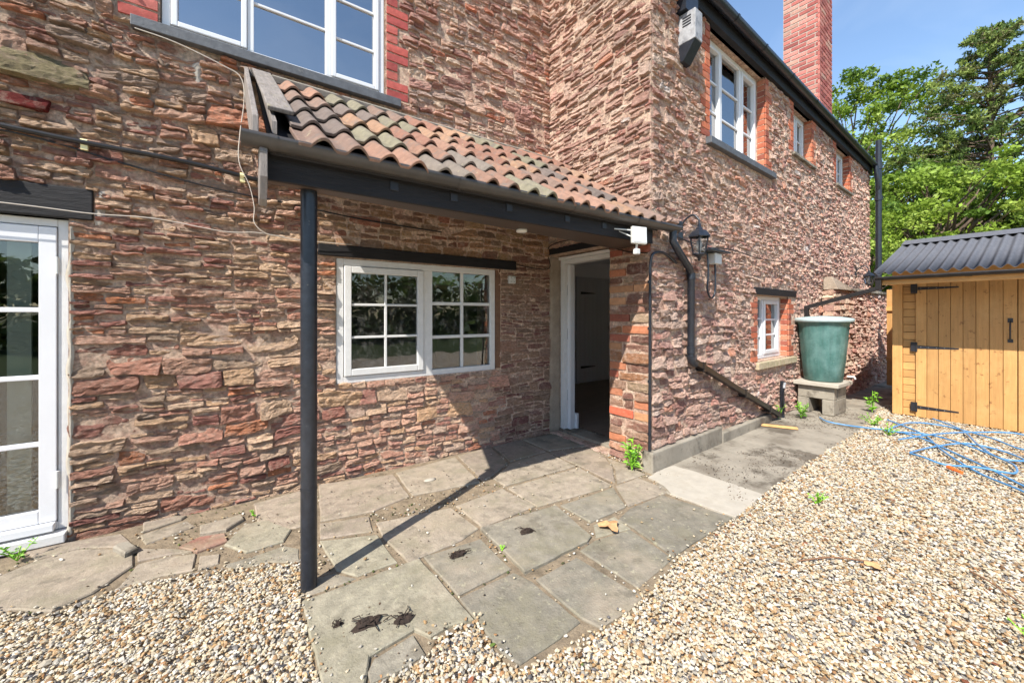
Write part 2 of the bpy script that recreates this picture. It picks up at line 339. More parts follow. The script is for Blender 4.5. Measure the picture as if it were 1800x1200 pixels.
def layout(u0, u1, z0, z1, holes, style):
    zs = sorted({z0, z1} | {h[2] for h in holes if z0 < h[2] < z1} | {h[3] for h in holes if z0 < h[3] < z1})
    cells = []
    for za, zb in zip(zs[:-1], zs[1:]):
        z = za
        while z < zb - .012:
            st = style((u0 + u1) / 2, z)
            h = rnd.uniform(*st['band'])
            big = rnd.random() < .14 and st['rough'] > .012
            if zb - z - h < st['band'][0] * .7: h = zb - z
            iv = [(u0, u1)]
            for (a, b, c, d) in holes:
                if c < z + h - .004 and d > z + .004:
                    nv = []
                    for (p, q) in iv:
                        if b <= p or a >= q: nv.append((p, q)); continue
                        if a > p: nv.append((p, a))
                        if b < q: nv.append((b, q))
                    iv = nv
            for (p, q) in iv:
                u = p
                while u < q - .02:
                    st = style(u, z)
                    w = rnd.uniform(*st['w']) * (1.25 if rnd.random() < .15 else 1)
                    if q - u - w < st['w'][0] * .6: w = q - u
                    zz = [z, z + h]
                    nrow = 1
                    hm = st['hs']
                    if big and rnd.random() < .6: nrow = 1
                    elif h > hm * 2.4 and rnd.random() < .55: nrow = 3
                    elif h > hm * 1.35 and rnd.random() < .85: nrow = 2
                    cuts = [0] + sorted(rnd.uniform(.28, .72) if nrow == 2 else (rnd.uniform(.24, .42) if i == 0 else rnd.uniform(.58, .76)) for i in range(nrow - 1)) + [1]
                    for r in range(nrow):
                        a, b = z + h * cuts[r], z + h * cuts[r + 1]
                        asp = w / (b - a); k = 1
                        if asp > st['asp']: k = 2 if asp < st['asp'] * 2.1 else 3
                        us = [u]
                        for i in range(1, k): us.append(u + w * (i / k + rnd.uniform(-.12, .12)))
                        us.append(u + w)
                        for i in range(k):
                            cells.append([us[i], us[i + 1], a, b, pick(PAL[st['pal']], st.get('g', 1.5)), rnd.uniform(*st['proud']), st['rough'], st['jit'], 'stone', st['res']])
                    u += w
            z += h
    return cells

def trim(cells, rects):
    out = []
    for c in cells:
        ok = True
        for (a, b, z0, z1) in rects:
            if c[2] < z1 - .006 and c[3] > z0 + .006 and c[0] < b and c[1] > a:
                if c[0] >= a and c[1] <= b: ok = False; break
                if c[0] < a and c[1] > b:
                    c[1] = a
                elif c[0] < a: c[1] = a
                else: c[0] = b
        if ok and c[1] - c[0] > .018: out.append(c)
    return out

def stones(F, cells, gap=.006, warp=.012, seed=0):
    """each cell becomes a rough-faced block: returns a list of (verts, quads, colour, kind, cell)"""
    rec = []; UU = []; ZZ = []; NN = []; RR = []; EE = []
    for c in cells:
        ua, ub, za, zb, col, proud, rough, jit, kind, res = c
        g = gap if kind == 'stone' else .005
        hw, hh = (ub - ua) / 2 - g / 2, (zb - za) / 2 - g / 2
        if hw < .006 or hh < .005: continue
        cu, cz = (ua + ub) / 2, (za + zb) / 2
        nx = int(min(14, max(2, round(2 * hw / res)))); nz = int(min(8, max(2, round(2 * hh / (res * .7)))))
        e = .004 if kind == 'brick' else .007
        def axis(n, hw_):
            i = np.linspace(-1, 1, n + 1) * (1 - min(.35, e / hw_))
            return np.concatenate(([-1], i, [1]))
        S, T = np.meshgrid(axis(nx, hw), axis(nz, hh), indexing='ij')
        cr = rnd.uniform(.0, .11) if kind == 'stone' else .015
        X = S * hw * (1 - cr * T ** 2 * np.abs(S)); Y = T * hh * (1 - cr * 1.3 * S ** 2 * np.abs(T))
        if kind == 'stone':
            j = [[rnd.uniform(-jit, jit) for _ in range(4)] for _ in range(2)]
            Y = Y + hh * (j[0][0] * (1 - S) * (1 + T) + j[0][1] * (1 + S) * (1 + T) - j[0][2] * (1 - S) * (1 - T) - j[0][3] * (1 + S) * (1 - T)) / 4 * np.abs(T)
            X = X + hh * (j[1][0] * (1 - S) * (1 + T) + j[1][1] * (1 + S) * (1 + T) - j[1][2] * (1 - S) * (1 - T) - j[1][3] * (1 + S) * (1 - T)) / 4
        tu, tz = (rnd.uniform(-.14, .14), rnd.uniform(-.5, .08)) if kind == 'stone' else (rnd.uniform(-.01, .01), rnd.uniform(-.02, .02))
        rim = np.maximum(np.abs(S), np.abs(T))
        n = proud * (1 - (.22 if kind == 'stone' else .06) * rim ** 7) + tu * X * .7 + tz * Y
        outer = (np.abs(S) > .9999) | (np.abs(T) > .9999)
        n = np.where(outer, -.018, np.maximum(n, -.004))
        rec.append((X.shape, outer, col, kind, c))
        UU.append((cu + X).ravel()); ZZ.append((cz + Y).ravel()); NN.append(n.ravel())
        RR.append(np.where(outer, 0, rough).ravel()); EE.append(np.full(X.size, .0075 if kind == 'stone' else .0012))
    if not rec: return []
    sz = [a.size for a in UU]; U = np.concatenate(UU); Z = np.concatenate(ZZ); N_ = np.concatenate(NN); Rr = np.concatenate(RR); E_ = np.concatenate(EE)
    k = np.repeat(np.arange(len(sz)), sz).astype(float) * 3.7
    isb = E_ < .002
    f1 = fbm(U * 10, Z * 38, k, seed, 3); f2 = noise3(U * 7, Z * 22, k, seed + 15)
    N_ = N_ + Rr * (f1 * .9 + .9 * np.abs(noise3(U * 24, Z * 70, k, seed + 3)) + .7 * (np.floor((f2 + 1) * 2.5) / 2.5 - 1) - .15)
    N_ = np.where(Rr > 0, np.maximum(N_, np.where(isb, .001, -.006)), N_)
    du = noise3(U * 30, Z * 30, k, seed + 5) * E_; dz = noise3(U * 24, Z * 40, k, seed + 6) * E_
    wz = noise3(U * 1.9, Z * 2.3, 0 * U, seed + 9) * warp + noise3(U * .6, Z * .7, 0 * U, seed + 10) * warp * 1.4
    U2 = U + du; Z2 = Z + dz + np.where(isb, 0, wz)
    V = F.PA(U2, Z2, N_)
    out = []; o = 0
    for (sh, outer, col, kind, c), s_ in zip(rec, sz):
        a, b = sh; idx = np.arange(a * b).reshape(a, b)
        q = np.stack([idx[:-1, :-1], idx[1:, :-1], idx[1:, 1:], idx[:-1, 1:]], -1).reshape(-1, 4)
        out.append((V[o:o + s_], q, col, kind, c)); o += s_
    return out

def seen_area(F, c):                              # rough size in the picture
    p = F.P((c[0] + c[1]) / 2, (c[2] + c[3]) / 2); d = p - CAMV; dist = np.linalg.norm(d)
    fw = d[0] * math.cos(YAW) + d[1] * math.sin(YAW); r = d[0] * math.sin(YAW) - d[1] * math.cos(YAW)
    if fw < .2 or abs(r / fw) > 1.29 or not (-.93 < d[2] / fw < .8): return 0
    cosn = abs(float(np.dot(F.N, -d / dist)))
    return (c[1] - c[0]) * (c[3] - c[2]) * cosn / fw ** 2 * (dist / fw)

MASONRY = []                                      # (area, parent, record, list for the rest)
def masonry(F, cells, parent, rest_name, seed=0, gap=.006, warp=.012):
    for rcd in stones(F, cells, gap, warp, seed):
        MASONRY.append((seen_area(F, rcd[4]), parent, rcd, rest_name))

def masonry_flush(limit={'stone': 298, 'brick': 298}):
    cnt = {'stone': 0, 'brick': 0}; rest = {}
    for area, parent, (V, q, col, kind, c), rn in sorted(MASONRY, key=lambda t: -t[0]):
        if area > 0 and cnt[kind] < limit[kind]:
            cnt[kind] += 1
            me = np_mesh(kind, V, q, np.tile(col, (len(V), 1)), M[kind])
            finish(kind, me, parent, None)
        else:
            rest.setdefault((parent.name, rn, kind), (parent, []))[1].append((V, q, col))
    for (pn, rn, kind), (parent, L_) in rest.items():
        o = 0; VV = []; QQ = []; CC = []
        for V, q, col in L_:
            VV.append(V); QQ.append(q + o); CC.append(np.tile(col, (len(V), 1))); o += len(V)
        me = np_mesh(rn, np.concatenate(VV), np.concatenate(QQ), np.concatenate(CC), M[kind])
        finish(rn if kind == 'stone' else 'brickwork', me, parent, None, kind='stuff')

def wall_body(F, name, u0, u1, z0, z1, holes, thick, parent, step=.03, amp=.006, mt='mortar', seed=3, core=(-99, 99)):
    """mortar face with a hand-laid surface, and the solid wall behind it, left open at the holes"""
    us = sorted({u0, u1} | {v for h in holes for v in h[:2] if u0 < v < u1}); zs = sorted({z0, z1} | {v for h in holes for v in h[2:] if z0 < v < z1})
    m = MB(); VV = []; QQ = []; o = 0
    for a, b in zip(us[:-1], us[1:]):
        for c, d in zip(zs[:-1], zs[1:]):
            mu, mz = (a + b) / 2, (c + d) / 2
            if any(h[0] < mu < h[1] and h[2] < mz < h[3] for h in holes): continue
            m.fb(F, max(a, core[0]), min(b, core[1]), c, d, -.012, -thick)
            nx = max(1, int((b - a) / step)); nz = max(1, int((d - c) / step))
            U, Z = np.meshgrid(np.linspace(a, b, nx + 1), np.linspace(c, d, nz + 1), indexing='ij')
            N_ = amp * fbm(U * 14, Z * 20, 0 * U, seed) + .002
            V = F.PA(U.ravel(), Z.ravel(), N_.ravel()); idx = np.arange(U.size).reshape(U.shape)
            q = np.stack([idx[:-1, :-1], idx[1:, :-1], idx[1:, 1:], idx[:-1, 1:]], -1).reshape(-1, 4)
            VV.append(V); QQ.append(q + o); o += len(V)
    core = np.array(m.v); nfc = np.array(m.f)
    V = np.concatenate(VV + [core]); Q = np.concatenate(QQ + [nfc + o])
    me = np_mesh(name, V, Q, None, M[mt])
    return finish(name, me, parent)

# ------------------------------------------------------------------ the setting: ground, gravel bed, paving
def structure(o): o['kind'] = 'structure'; return o
g = MB(); g.add([(-400, -400, -.06), (400, -400, -.06), (400, 400, -.06), (-400, 400, -.06)], [(0, 1, 2, 3)])
structure(g.build('ground', M['ground']))
bed_m = bpy.data.materials.new('gravel_bed'); bed_m.use_nodes = True
_n = bed_m.node_tree; _v = _n.nodes.new('ShaderNodeTexVoronoi'); _v.inputs['Scale'].default_value = 55; _tc = _n.nodes.new('ShaderNodeTexCoord')
_r = _n.nodes.new('ShaderNodeValToRGB'); _r.color_ramp.interpolation = 'CONSTANT'
_cols = [(0, (205, 190, 164)), (.2, (178, 150, 112)), (.35, (222, 212, 194)), (.55, (160, 148, 132)), (.65, (190, 160, 120)), (.8, (228, 222, 210)), (.93, (128, 122, 118))]
while len(_r.color_ramp.elements) < len(_cols): _r.color_ramp.elements.new(.5)
for e_, (p_, c_) in zip(_r.color_ramp.elements, _cols): e_.position = p_; e_.color = (*lin(c_), 1)
_n.links.new(_tc.outputs['Object'], _v.inputs['Vector']); _sp = _n.nodes.new('ShaderNodeSeparateColor'); _n.links.new(_v.outputs['Color'], _sp.inputs[0]); _n.links.new(_sp.outputs[0], _r.inputs[0])
_n.links.new(_r.outputs[0], _n.nodes['Principled BSDF'].inputs['Base Color'])
_b2 = _n.nodes.new('ShaderNodeBump'); _b2.invert = True; _b2.inputs['Distance'].default_value = .01; _n.links.new(_v.outputs['Distance'], _b2.inputs['Height']); _n.links.new(_b2.outputs[0], _n.nodes['Principled BSDF'].inputs['Normal'])
_n.nodes['Principled BSDF'].inputs['Roughness'].default_value = .8
g = MB(); g.add([(-4, -6, -.03), (14, -6, -.03), (14, 3.4, -.03), (-4, 3.4, -.03)], [(0, 1, 2, 3)])
structure(g.build('gravel_bed', bed_m))

SLABS = [([(0.262, 2.078), (0.438, 2.078), (0.841, 2.074), (0.858, 1.808), (0.868, 1.517), (0.76, 1.546), (0.67, 1.536), (0.628, 1.612), (0.442, 1.586), (0.381, 1.451), (0.261, 1.535)], 'l', 0.004), ([(0.446, 1.574), (0.621, 1.599), (0.626, 1.475), (0.508, 1.463), (0.407, 1.473), (0.408, 1.528)], 'g', 0), ([(0.86, 2.08), (1.213, 2.05), (1.203, 1.712), (0.874, 1.694)], 'd', 0), ([(0.871, 1.682), (1.197, 1.688), (1.235, 1.574), (1.244, 1.245), (1.107, 1.229), (0.9, 1.224), (0.869, 1.295), (0.867, 1.397)], 'd', -0.002), ([(1.25, 1.579), (1.553, 1.593), (1.597, 1.181), (1.477, 1.163), (1.284, 1.167), (1.252, 1.259)], 'd', -0.001), ([(1.611, 1.63), (1.764, 1.656), (2.031, 1.607), (1.98, 1.28), (1.622, 1.236)], 'd', -0.004), ([(1.262, 2.147), (1.543, 2.13), (1.848, 2.098), (1.809, 1.872), (1.771, 1.681), (1.714, 1.654), (1.232, 1.641), (1.247, 1.886)], 'g', 0.008), ([(0.753, 2.597), (1.243, 2.503), (1.263, 2.155), (1.118, 2.102), (0.85, 2.08), (0.772, 2.079), (0.737, 2.392)], 'w', -0.002), ([(1.273, 2.502), (1.7, 2.548), (1.734, 2.178), (1.281, 2.151)], 'w', 0), ([(1.731, 2.539), (2.482, 2.518), (2.438, 2.092), (1.736, 2.167)], 'w', -0.002), ([(1.876, 2.088), (2.414, 2.071), (2.244, 1.809), (1.883, 1.803)], 'g', 0), ([(2.441, 2.078), (2.718, 2.082), (2.734, 1.773), (2.251, 1.805)], 'w', -0.001), ([(2.227, 1.781), (2.608, 1.78), (2.7, 1.308), (1.991, 1.284), (2.054, 1.607), (2.052, 1.728)], 'd', -0.001), ([(1.88, 1.78), (2.077, 1.773), (2.042, 1.607), (1.78, 1.667)], 'l', -0.004), ([(1.127, 3.316), (1.713, 3.366), (1.623, 2.743), (1.085, 2.827)], 'w', 0), ([(0.557, 3.44), (1.108, 3.3), (1.074, 2.835), (0.788, 2.754), (0.463, 2.818)], 'b', -0.002), ([(0.456, 2.797), (0.748, 2.707), (0.715, 2.5), (0.427, 2.603)], 'p', -0.003), ([(0.421, 2.585), (0.728, 2.452), (0.735, 2.117), (0.523, 2.117), (0.443, 2.234)], 'l', -0.004), ([(0.299, 2.253), (0.44, 2.219), (0.52, 2.108), (0.283, 2.114)], 'g', -0.007), ([(0.122, 3.363), (0.533, 3.418), (0.445, 2.831), (0.327, 2.821), (0.136, 2.923)], 'b', -0.004), ([(1.744, 3.381), (2.129, 3.408), (2.038, 2.962), (1.733, 2.775), (1.645, 2.754)], 'p', 0), ([(2.167, 3.425), (2.519, 3.426), (2.513, 2.995), (2.066, 2.976)], 'p', -0.002), ([(2.051, 2.935), (2.501, 2.964), (2.48, 2.551), (1.741, 2.57), (1.736, 2.745)], 'w', 0), ([(2.545, 3.431), (3.033, 3.366), (2.955, 2.892), (2.542, 2.995)], 'g', -0.002), ([(2.519, 2.951), (2.939, 2.86), (2.867, 2.555), (2.73, 2.343), (2.486, 2.11), (2.505, 2.534)], 'p', -0.001), ([(2.864, 2.539), (2.874, 2.323), (2.835, 2.086), (2.749, 2.089), (2.485, 2.098), (2.718, 2.32)], 'w', -0.003), ([(-1.068, 3.136), (-0.972, 3.173), (-0.877, 3.25), (-0.711, 3.275), (-0.458, 3.104), (-0.426, 2.892), (-0.543, 2.718), (-0.666, 2.656), (-0.817, 2.775), (-0.957, 2.812)], 'w', 0.0), ([(-0.418, 2.898), (-0.279, 2.892), (-0.159, 2.841), (-0.166, 2.662), (-0.293, 2.696), (-0.461, 2.7)], 'w', -0.002), ([(-0.423, 2.932), (-0.447, 3.096), (-0.248, 2.956), (-0.178, 2.867), (-0.28, 2.906)], 'p', -0.001), ([(-0.15, 2.802), (-0.05, 2.764), (-0.055, 2.661), (-0.151, 2.646)], 'w', -0.004), ([(-0.255, 2.962), (-0.162, 3.032), (-0.031, 2.993), (-0.017, 2.878), (-0.162, 2.843)], 'r', 0.004), ([(-0.043, 2.854), (0.065, 3.055), (0.188, 3.038), (0.307, 2.818), (0.252, 2.689), (0.063, 2.685)], 'l', 0), ([(-0.789, 3.421), (-0.55, 3.365), (-0.451, 3.127), (-0.715, 3.291), (-0.883, 3.273), (-0.972, 3.445)], 'p', -0.004), ([(-0.045, 2.636), (0.082, 2.639), (0.249, 2.656), (0.321, 2.57), (0.302, 2.422), (0.156, 2.524), (0.005, 2.542)], 'g', -0.008), ([(-0.461, 3.28), (-0.237, 3.336), (-0.186, 3.214), (-0.414, 3.122)], 'w', -0.006), ([(-0.17, 3.178), (0.052, 3.196), (0.067, 3.123), (-0.029, 3.023), (-0.163, 3.055)], 'w', 0.01), ([(-0.471, 3.449), (-0.396, 3.511), (-0.241, 3.402), (-0.267, 3.357), (-0.45, 3.295)], 'p', 0.002)]
PATIO = [(-1.069, 2.996), (-1.005, 2.818), (-0.81, 2.754), (-0.659, 2.631), (-0.457, 2.677), (-0.291, 2.678), (-0.149, 2.623), (-0.044, 2.577), (0.154, 2.496), (0.299, 2.394), (0.258, 2.072), (0.259, 1.524), (0.387, 1.434), (0.422, 1.49), (0.627, 1.465), (0.685, 1.525), (0.777, 1.527), (0.871, 1.507), (0.864, 1.382), (0.862, 1.284), (0.894, 1.216), (1.283, 1.156), (1.597, 1.172), (1.971, 1.267), (2.702, 1.298), (2.683, 1.821), (2.895, 2.073), (2.93, 2.13), (2.93, 2.6), (3.1, 2.6), (3.1, 3.44), (-1.7, 3.44)]
PATH = [(2.906, 2.081), (2.669, 1.807), (2.702, 1.298), (3.219, 1.35), (4.252, 1.405), (5.878, 1.447), (7.4, 1.62), (11.5, 1.7), (11.5, 2.6), (8.0, 2.45), (2.9, 2.14)]
PATCH = [(2.791, 2.031), (3.005, 2.056), (3.19, 2.052), (3.215, 1.733), (3.216, 1.341), (3.014, 1.319), (2.713, 1.299), (2.686, 1.509), (2.667, 1.738), (2.755, 1.87)]
def pip(px, py, P):
    px = np.asarray(px); py = np.asarray(py); ins = np.zeros(px.shape, bool); n = len(P)
    for i in range(n):
        x1, y1 = P[i]; x2, y2 = P[(i + 1) % n]
        if y1 == y2: continue
        c_ = ((y1 > py) != (y2 > py)) & (px < (x2 - x1) * (py - y1) / (y2 - y1) + x1); ins ^= c_
    return ins
def rough_edge(P, step=.05, amp=.006, seed=0):
    out = []
    for i in range(len(P)):
        a = Vector(P[i]); b = Vector(P[(i + 1) % len(P)]); n = max(1, int((b - a).length / step))
        for k in range(n):
            p = a.lerp(b, k / n); d = noise3(np.array([p.x * 14]), np.array([p.y * 14]), np.array([seed * 1.3]))[0] * amp
            nn = Vector((-(b - a).y, (b - a).x)).normalized(); out.append(tuple(p + nn * (d if k else 0)))
    return out
def shrink(P, d):
    n = len(P); V_ = [Vector(p) for p in P]; ar = sum(V_[i].x * V_[(i + 1) % n].y - V_[(i + 1) % n].x * V_[i].y for i in range(n))
    sg = 1 if ar > 0 else -1; out = []
    for i in range(n):
        a = (V_[i] - V_[i - 1]).normalized(); b = (V_[(i + 1) % n] - V_[i]).normalized()
        nn = Vector((-(a + b).y, (a + b).x)); nn = nn.normalized() if nn.length > .01 else Vector((-a.y, a.x)); out.append(tuple(V_[i] + nn * d * sg))
    return out
def sheet(P, z, grid=.045, amp=.006, name='x', mt='soil'):
    m = MB(); n = len(P); m.add([(p[0], p[1], z) for p in P], [tuple(range(n))]); return m
pav = MB(); pav.poly(rough_edge(PATIO, .12, .02), -.05, -.013, .004)
pav = structure(pav.build('pavement', M['soil']))
SC = {'g': (138, 131, 117), 'd': (126, 120, 107), 'w': (152, 140, 124), 'p': (144, 131, 117), 'r': (146, 104, 90), 'l': (146, 139, 121), 'b': (154, 140, 124)}
for i, (P, tone, dz) in enumerate(SLABS):
    m = MB(); m.poly(rough_edge(shrink(P, .005), .06, .005, i), -.045, dz, .006)
    o = m.build('flagstone', M['flag'], pav)
    c = lin(SC[tone]); k = rnd.uniform(.93, 1.06); at = o.data.attributes.new('col', 'FLOAT_COLOR', 'POINT')
    at.data.foreach_set('color', [c[0] * k, c[1] * k, c[2] * k, 1] * len(o.data.vertices))
p_ = MB(); p_.poly(rough_edge(PATH, .1, .012), -.05, -.004, .006); structure(p_.build('concrete_path', M['concrete']))
p_ = MB(); p_.poly(rough_edge(PATCH, .06, .012), -.02, .003, .002); structure(p_.build('cement_patch', M['cement']))

# ------------------------------------------------------------------ farmhouse: walls
house = thing('farmhouse', 'red sandstone rubble farmhouse with a projecting wing and white framed windows', 'house', (2, 4, 0))
HA = [(-1.75, -.795, .03, 1.9), (.685, 2.22, .77, 1.79), (-.385, 1.085, 3.21, 4.4)]
HB = [(0, .88, 0, 2.0)]
HC = [(1.05, 2.5, 3.13, 4.3), (3.5, 4.3, 3.6, 4.3), (5.62, 6.5, 3.6, 4.3), (2.25, 3.3, .76, 1.57)]
fw_ = wall_body(FA, 'front_wall', -4, 3.3, -.3, 6.3, HA, .38, house, .03, .007)
rw_ = wall_body(FB, 'return_wall', 0, 1.335, -.3, 5.0, HB + [(.6, 1.4, 4.5, 5.1)], .36, house, .03, .006, seed=5, core=(-9, 1.29))
ww_ = wall_body(FC, 'wing_wall', 0, 8.14, -.3, 4.5, HC, .36, house, .04, .008, seed=8, core=(.04, 99))
# the front wall's plaster strip beside the door
m = MB(); 
def styleA(u, z):
    if z > 3.05 and u > 1.0: return dict(band=(.07, .15), w=(.1, .3), hs=.05, asp=3.8, pal='small', proud=(.002, .032), rough=.015, jit=.35, res=.016)
    if z > 1.95 and u < .45 or z > 3.05: return dict(band=(.08, .16), w=(.12, .36), hs=.043, asp=4.6, pal='warm', proud=(.0, .042), rough=.02, jit=.4, res=.013)
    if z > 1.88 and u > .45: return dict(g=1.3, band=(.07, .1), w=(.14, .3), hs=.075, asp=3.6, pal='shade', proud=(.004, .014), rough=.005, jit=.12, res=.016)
    if u > 2.2: return dict(g=1.3, band=(.05, .1), w=(.1, .26), hs=.036, asp=5, pal='thin', proud=(.006, .02), rough=.006, jit=.3, res=.018)
    if u > .6 and z < .8: return dict(band=(.07, .13), w=(.1, .26), hs=.042, asp=4, pal='warm', proud=(.004, .024), rough=.009, jit=.35, res=.014)
    return dict(band=(.07, .14), w=(.13, .38), hs=.036, asp=6.5, pal='lowleft', proud=(.0, .03), rough=.014, jit=.3, res=.0125)
brA = []
for k in range(15):                               # brick jambs of the upper window
    z = 3.215 + k * .08
    w = .2 if k % 4 < 2 else .105
    brA.append([1.09, 1.09 + w, z, z + .075, pick(BRK['red']), .012, .002, 0, 'brick', .05])
    brA.append([-.39 - w, -.39, z, z + .075, pick(BRK['red']), .012, .002, 0, 'brick', .05])
LINA = [(-1.9, -.68, 1.9, 2.09), (.55, 2.47, 1.80, 1.893), (-.52, 1.21, 3.135, 3.21), (2.215, 2.28, .77, 1.8), (2.96, 3.3, -.3, 2.0), (.1, 2.95, 2.90, 3.07)]
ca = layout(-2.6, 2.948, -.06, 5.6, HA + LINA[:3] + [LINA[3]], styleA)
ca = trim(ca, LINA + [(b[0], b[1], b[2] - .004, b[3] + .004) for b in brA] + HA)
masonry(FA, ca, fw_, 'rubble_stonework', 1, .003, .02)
masonry(FA, brA, fw_, 'brickwork', 2)
# big named stones stand a little prouder: the pale green one high on the left is laid over its neighbours
bs = [[-1.06, -.70, 2.66, 2.83, lin((184, 168, 130)), .045, .01, .25, 'stone', .02], [-1.1, -.86, 2.5, 2.585, lin((140, 58, 54)), .035, .006, .2, 'stone', .02]]
masonry(FA, bs, fw_, 'rubble_stonework', 4, .006, 0)
def styleB(u, z):
    if u > .86 and z < 1.9: return dict(band=(.075, .12), w=(.14, .26), hs=.09, asp=4, pal='pier', proud=(.006, .018), rough=.006, jit=.14, res=.022)
    return dict(band=(.06, .13), w=(.1, .28), hs=.045, asp=5, pal='wing', proud=(.0, .03), rough=.015, jit=.4, res=.017)
brB = []; z = .145; k = 0
while z < 1.99:                                   # coursed bricks and dressed stones of the pier beside the door
    hh = rnd.uniform(.07, .086) if k % 3 else rnd.uniform(.085, .115)
    cut = .88 + rnd.choice((.11, .15, .2, .24, .28)); cs = [.88, cut, 1.337] if cut < 1.13 or rnd.random() < .5 else [.88, cut - .12, cut, 1.337]
    for q_, (p, q) in enumerate(zip(cs[:-1], cs[1:])):
        isb = (q_ == 0 and k % 5 in (0, 3)) or rnd.random() < .18
        if isb: brB.append([p, q, z + .003, z + min(hh, .08), pick(BRK['pier']), rnd.uniform(.008, .016), .004, 0, 'brick', .03])
        else: brB.append([p, q, z, z + hh, pick(PAL['pier'], 1.2), rnd.uniform(.006, .018), .009, .12, 'stone', .02])
    z += hh; k += 1
PB = [(0, 1.1, 2.0, 2.075), (.88, 1.4, .145, z), (.6, 1.4, 4.49, 5.1)]
cb = trim(layout(0, 1.337, -.05, 4.9, HB + PB, styleB), HB + PB)
masonry(FB, cb, rw_, 'rubble_stonework', 11, .003, .02); masonry(FB, brB, rw_, 'brickwork', 12)
def styleC(u, z):
    r_ = .018 if u < 2.5 else .027
    if z < 1.2 and u < 1.5: return dict(band=(.08, .14), w=(.1, .24), hs=.07, asp=3.4, pal='wing', proud=(.002, .03), rough=.013, jit=.5, res=r_)
    return dict(band=(.07, .12), w=(.08, .2), hs=.045, asp=3.4, pal='wing', proud=(.0, .026), rough=.0135, jit=.7, res=r_)
brC = []; rcC = []
def jamb(u, sgn, z0, z1, pal, wide=.2, narrow=.105, h=.072):
    k = 0; z = z0
    while z < z1 - .02:
        hh = min(h, z1 - z); w = wide if k % 4 < 2 else narrow
        a, b = (u, u + w) if sgn > 0 else (u - w, u)
        if w > .15 and sgn and False: pass
        brC.append([a, b, z, z + hh, pick(BRK[pal]), .01, .002, 0, 'brick', .08]); z += hh; k += 1
for (a, b, c_, d_), pal in zip(HC, ['orange', 'orange', 'orange', 'orange']):
    jamb(a, -1, c_, d_, pal); jamb(b, 1, c_, d_, pal)
LINC = [(2.13, 3.58, 1.57, 1.665), (2.17, 3.5, .66, .76), (.96, 2.72, 3.05, 3.13), (3.42, 4.42, 3.55, 3.6), (5.56, 6.62, 3.55, 3.6), (0, 1.25, -.3, .16), (1.25, 2.6, -.3, .1)]
cc = trim(layout(0, 8.13, -.04, 4.31, HC, styleC), LINC + HC + [(b[0], b[1], b[2] - .003, b[3] + .003) for b in brC])
masonry(FC, cc, ww_, 'rubble_stonework', 21, .003, .02); masonry(FC, brC, ww_, 'brickwork', 22)
# bricks lining the window reveals of the wing, as far as they show
for (a, b, c_, d_) in HC:
    FR_ = Fr(FC.P(b, 0, 0), -FC.N, -FC.U); rv = []
    z = c_; k = 0
    while z < d_ - .02:
        hh = min(.072, d_ - z); rv.append([.0, .095, z, z + hh, pick(BRK['orange']), .004, .0015, 0, 'brick', .09]); z += hh; k += 1
    masonry(FR_, rv, ww_, 'brickwork', 23)
# timber and stone over and under the openings
MB().fb(FA, -1.9, -.69, 1.9, 2.085, .022, -.1).build('lintel', M['black_timber'], house, 'wide black painted timber lintel over the glazed door', bevel=.006)
MB().fb(FA, .552, 2.463, 1.80, 1.893, .03, -.1).build('lintel', M['black_timber'], house, 'long black timber lintel over the twelve pane window', bevel=.006)
MB().fb(FB, .0, 1.06, 2.003, 2.07, .02, -.2).build('lintel', M['black_timber'], house, 'black timber lintel over the open doorway', bevel=.005)
MB().fb(FC, 2.14, 3.57, 1.575, 1.66, .022, -.1).build('lintel', M['black_timber'], house, 'short black lintel over the low window', bevel=.004)
MB().fb(FA, -.52, 1.205, 3.138, 3.206, .06, -.1).build('window_sill', M['slate_sill'], house, bevel=.004)
MB().fb(FC, .97, 2.71, 3.055, 3.125, .06, -.1).build('window_sill', M['slate_sill'], house, bevel=.005)
MB().fb(FC, 3.43, 4.40, 3.56, 3.598, .045, -.1).build('window_sill', M['concrete'], house, bevel=.004)
MB().fb(FC, 5.57, 6.60, 3.56, 3.598, .045, -.1).build('window_sill', M['concrete'], house, bevel=.004)
MB().fb(FC, 2.18, 3.50, .67, .752, .05, -.1).build('window_sill', M['stone_sill'], house, 'mossy stone sill of the low window', bevel=.006)
MB().fb(FA, 2.218, 2.275, .78, 1.80, .004, -.06).build('timber_strip', mat('brown_timber', lin((112, 82, 62)), .8, noise=(20, .3)), house)
# plaster round the doorway, end stones and concrete skirting
def rough_panel(F, name, u0, u1, z0, z1, n, amp, mt, parent, step=.03, fall=None, lab=None):
    nx = max(2, int((u1 - u0) / step)); nz = max(2, int((z1 - z0) / step))
    U, Z = np.meshgrid(np.linspace(u0, u1, nx + 1), np.linspace(z0, z1, nz + 1), indexing='ij')
    N_ = n + amp * fbm(U * 9, Z * 9, 0 * U, 41)
    edge = np.zeros(U.shape, bool); edge[0] = edge[-1] = True; edge[:, 0] = edge[:, -1] = True
    U = U + np.where(edge, noise3(U * 9, Z * 9, 0 * U, 5) * .012, 0)
    N_ = np.where(edge, -.01, N_)
    V = F.PA(U.ravel(), Z.ravel(), N_.ravel()); idx = np.arange(U.size).reshape(U.shape)
    q = np.stack([idx[:-1, :-1], idx[1:, :-1], idx[1:, 1:], idx[:-1, 1:]], -1).reshape(-1, 4)
    return finish(name, np_mesh(name, V, q, None, M[mt], True), parent, lab)
rough_panel(FA, 'plaster_strip', 2.93, 3.12, -.02, 2.0, .018, .008, 'plaster', house)
rough_panel(FA, 'plaster_strip', -.80, -.765, .0, 1.9, .02, .008, 'cement', house)
rough_panel(FA, 'plaster_patch', -.70, -.62, 1.86, 2.1, .02, .01, 'putty', house)
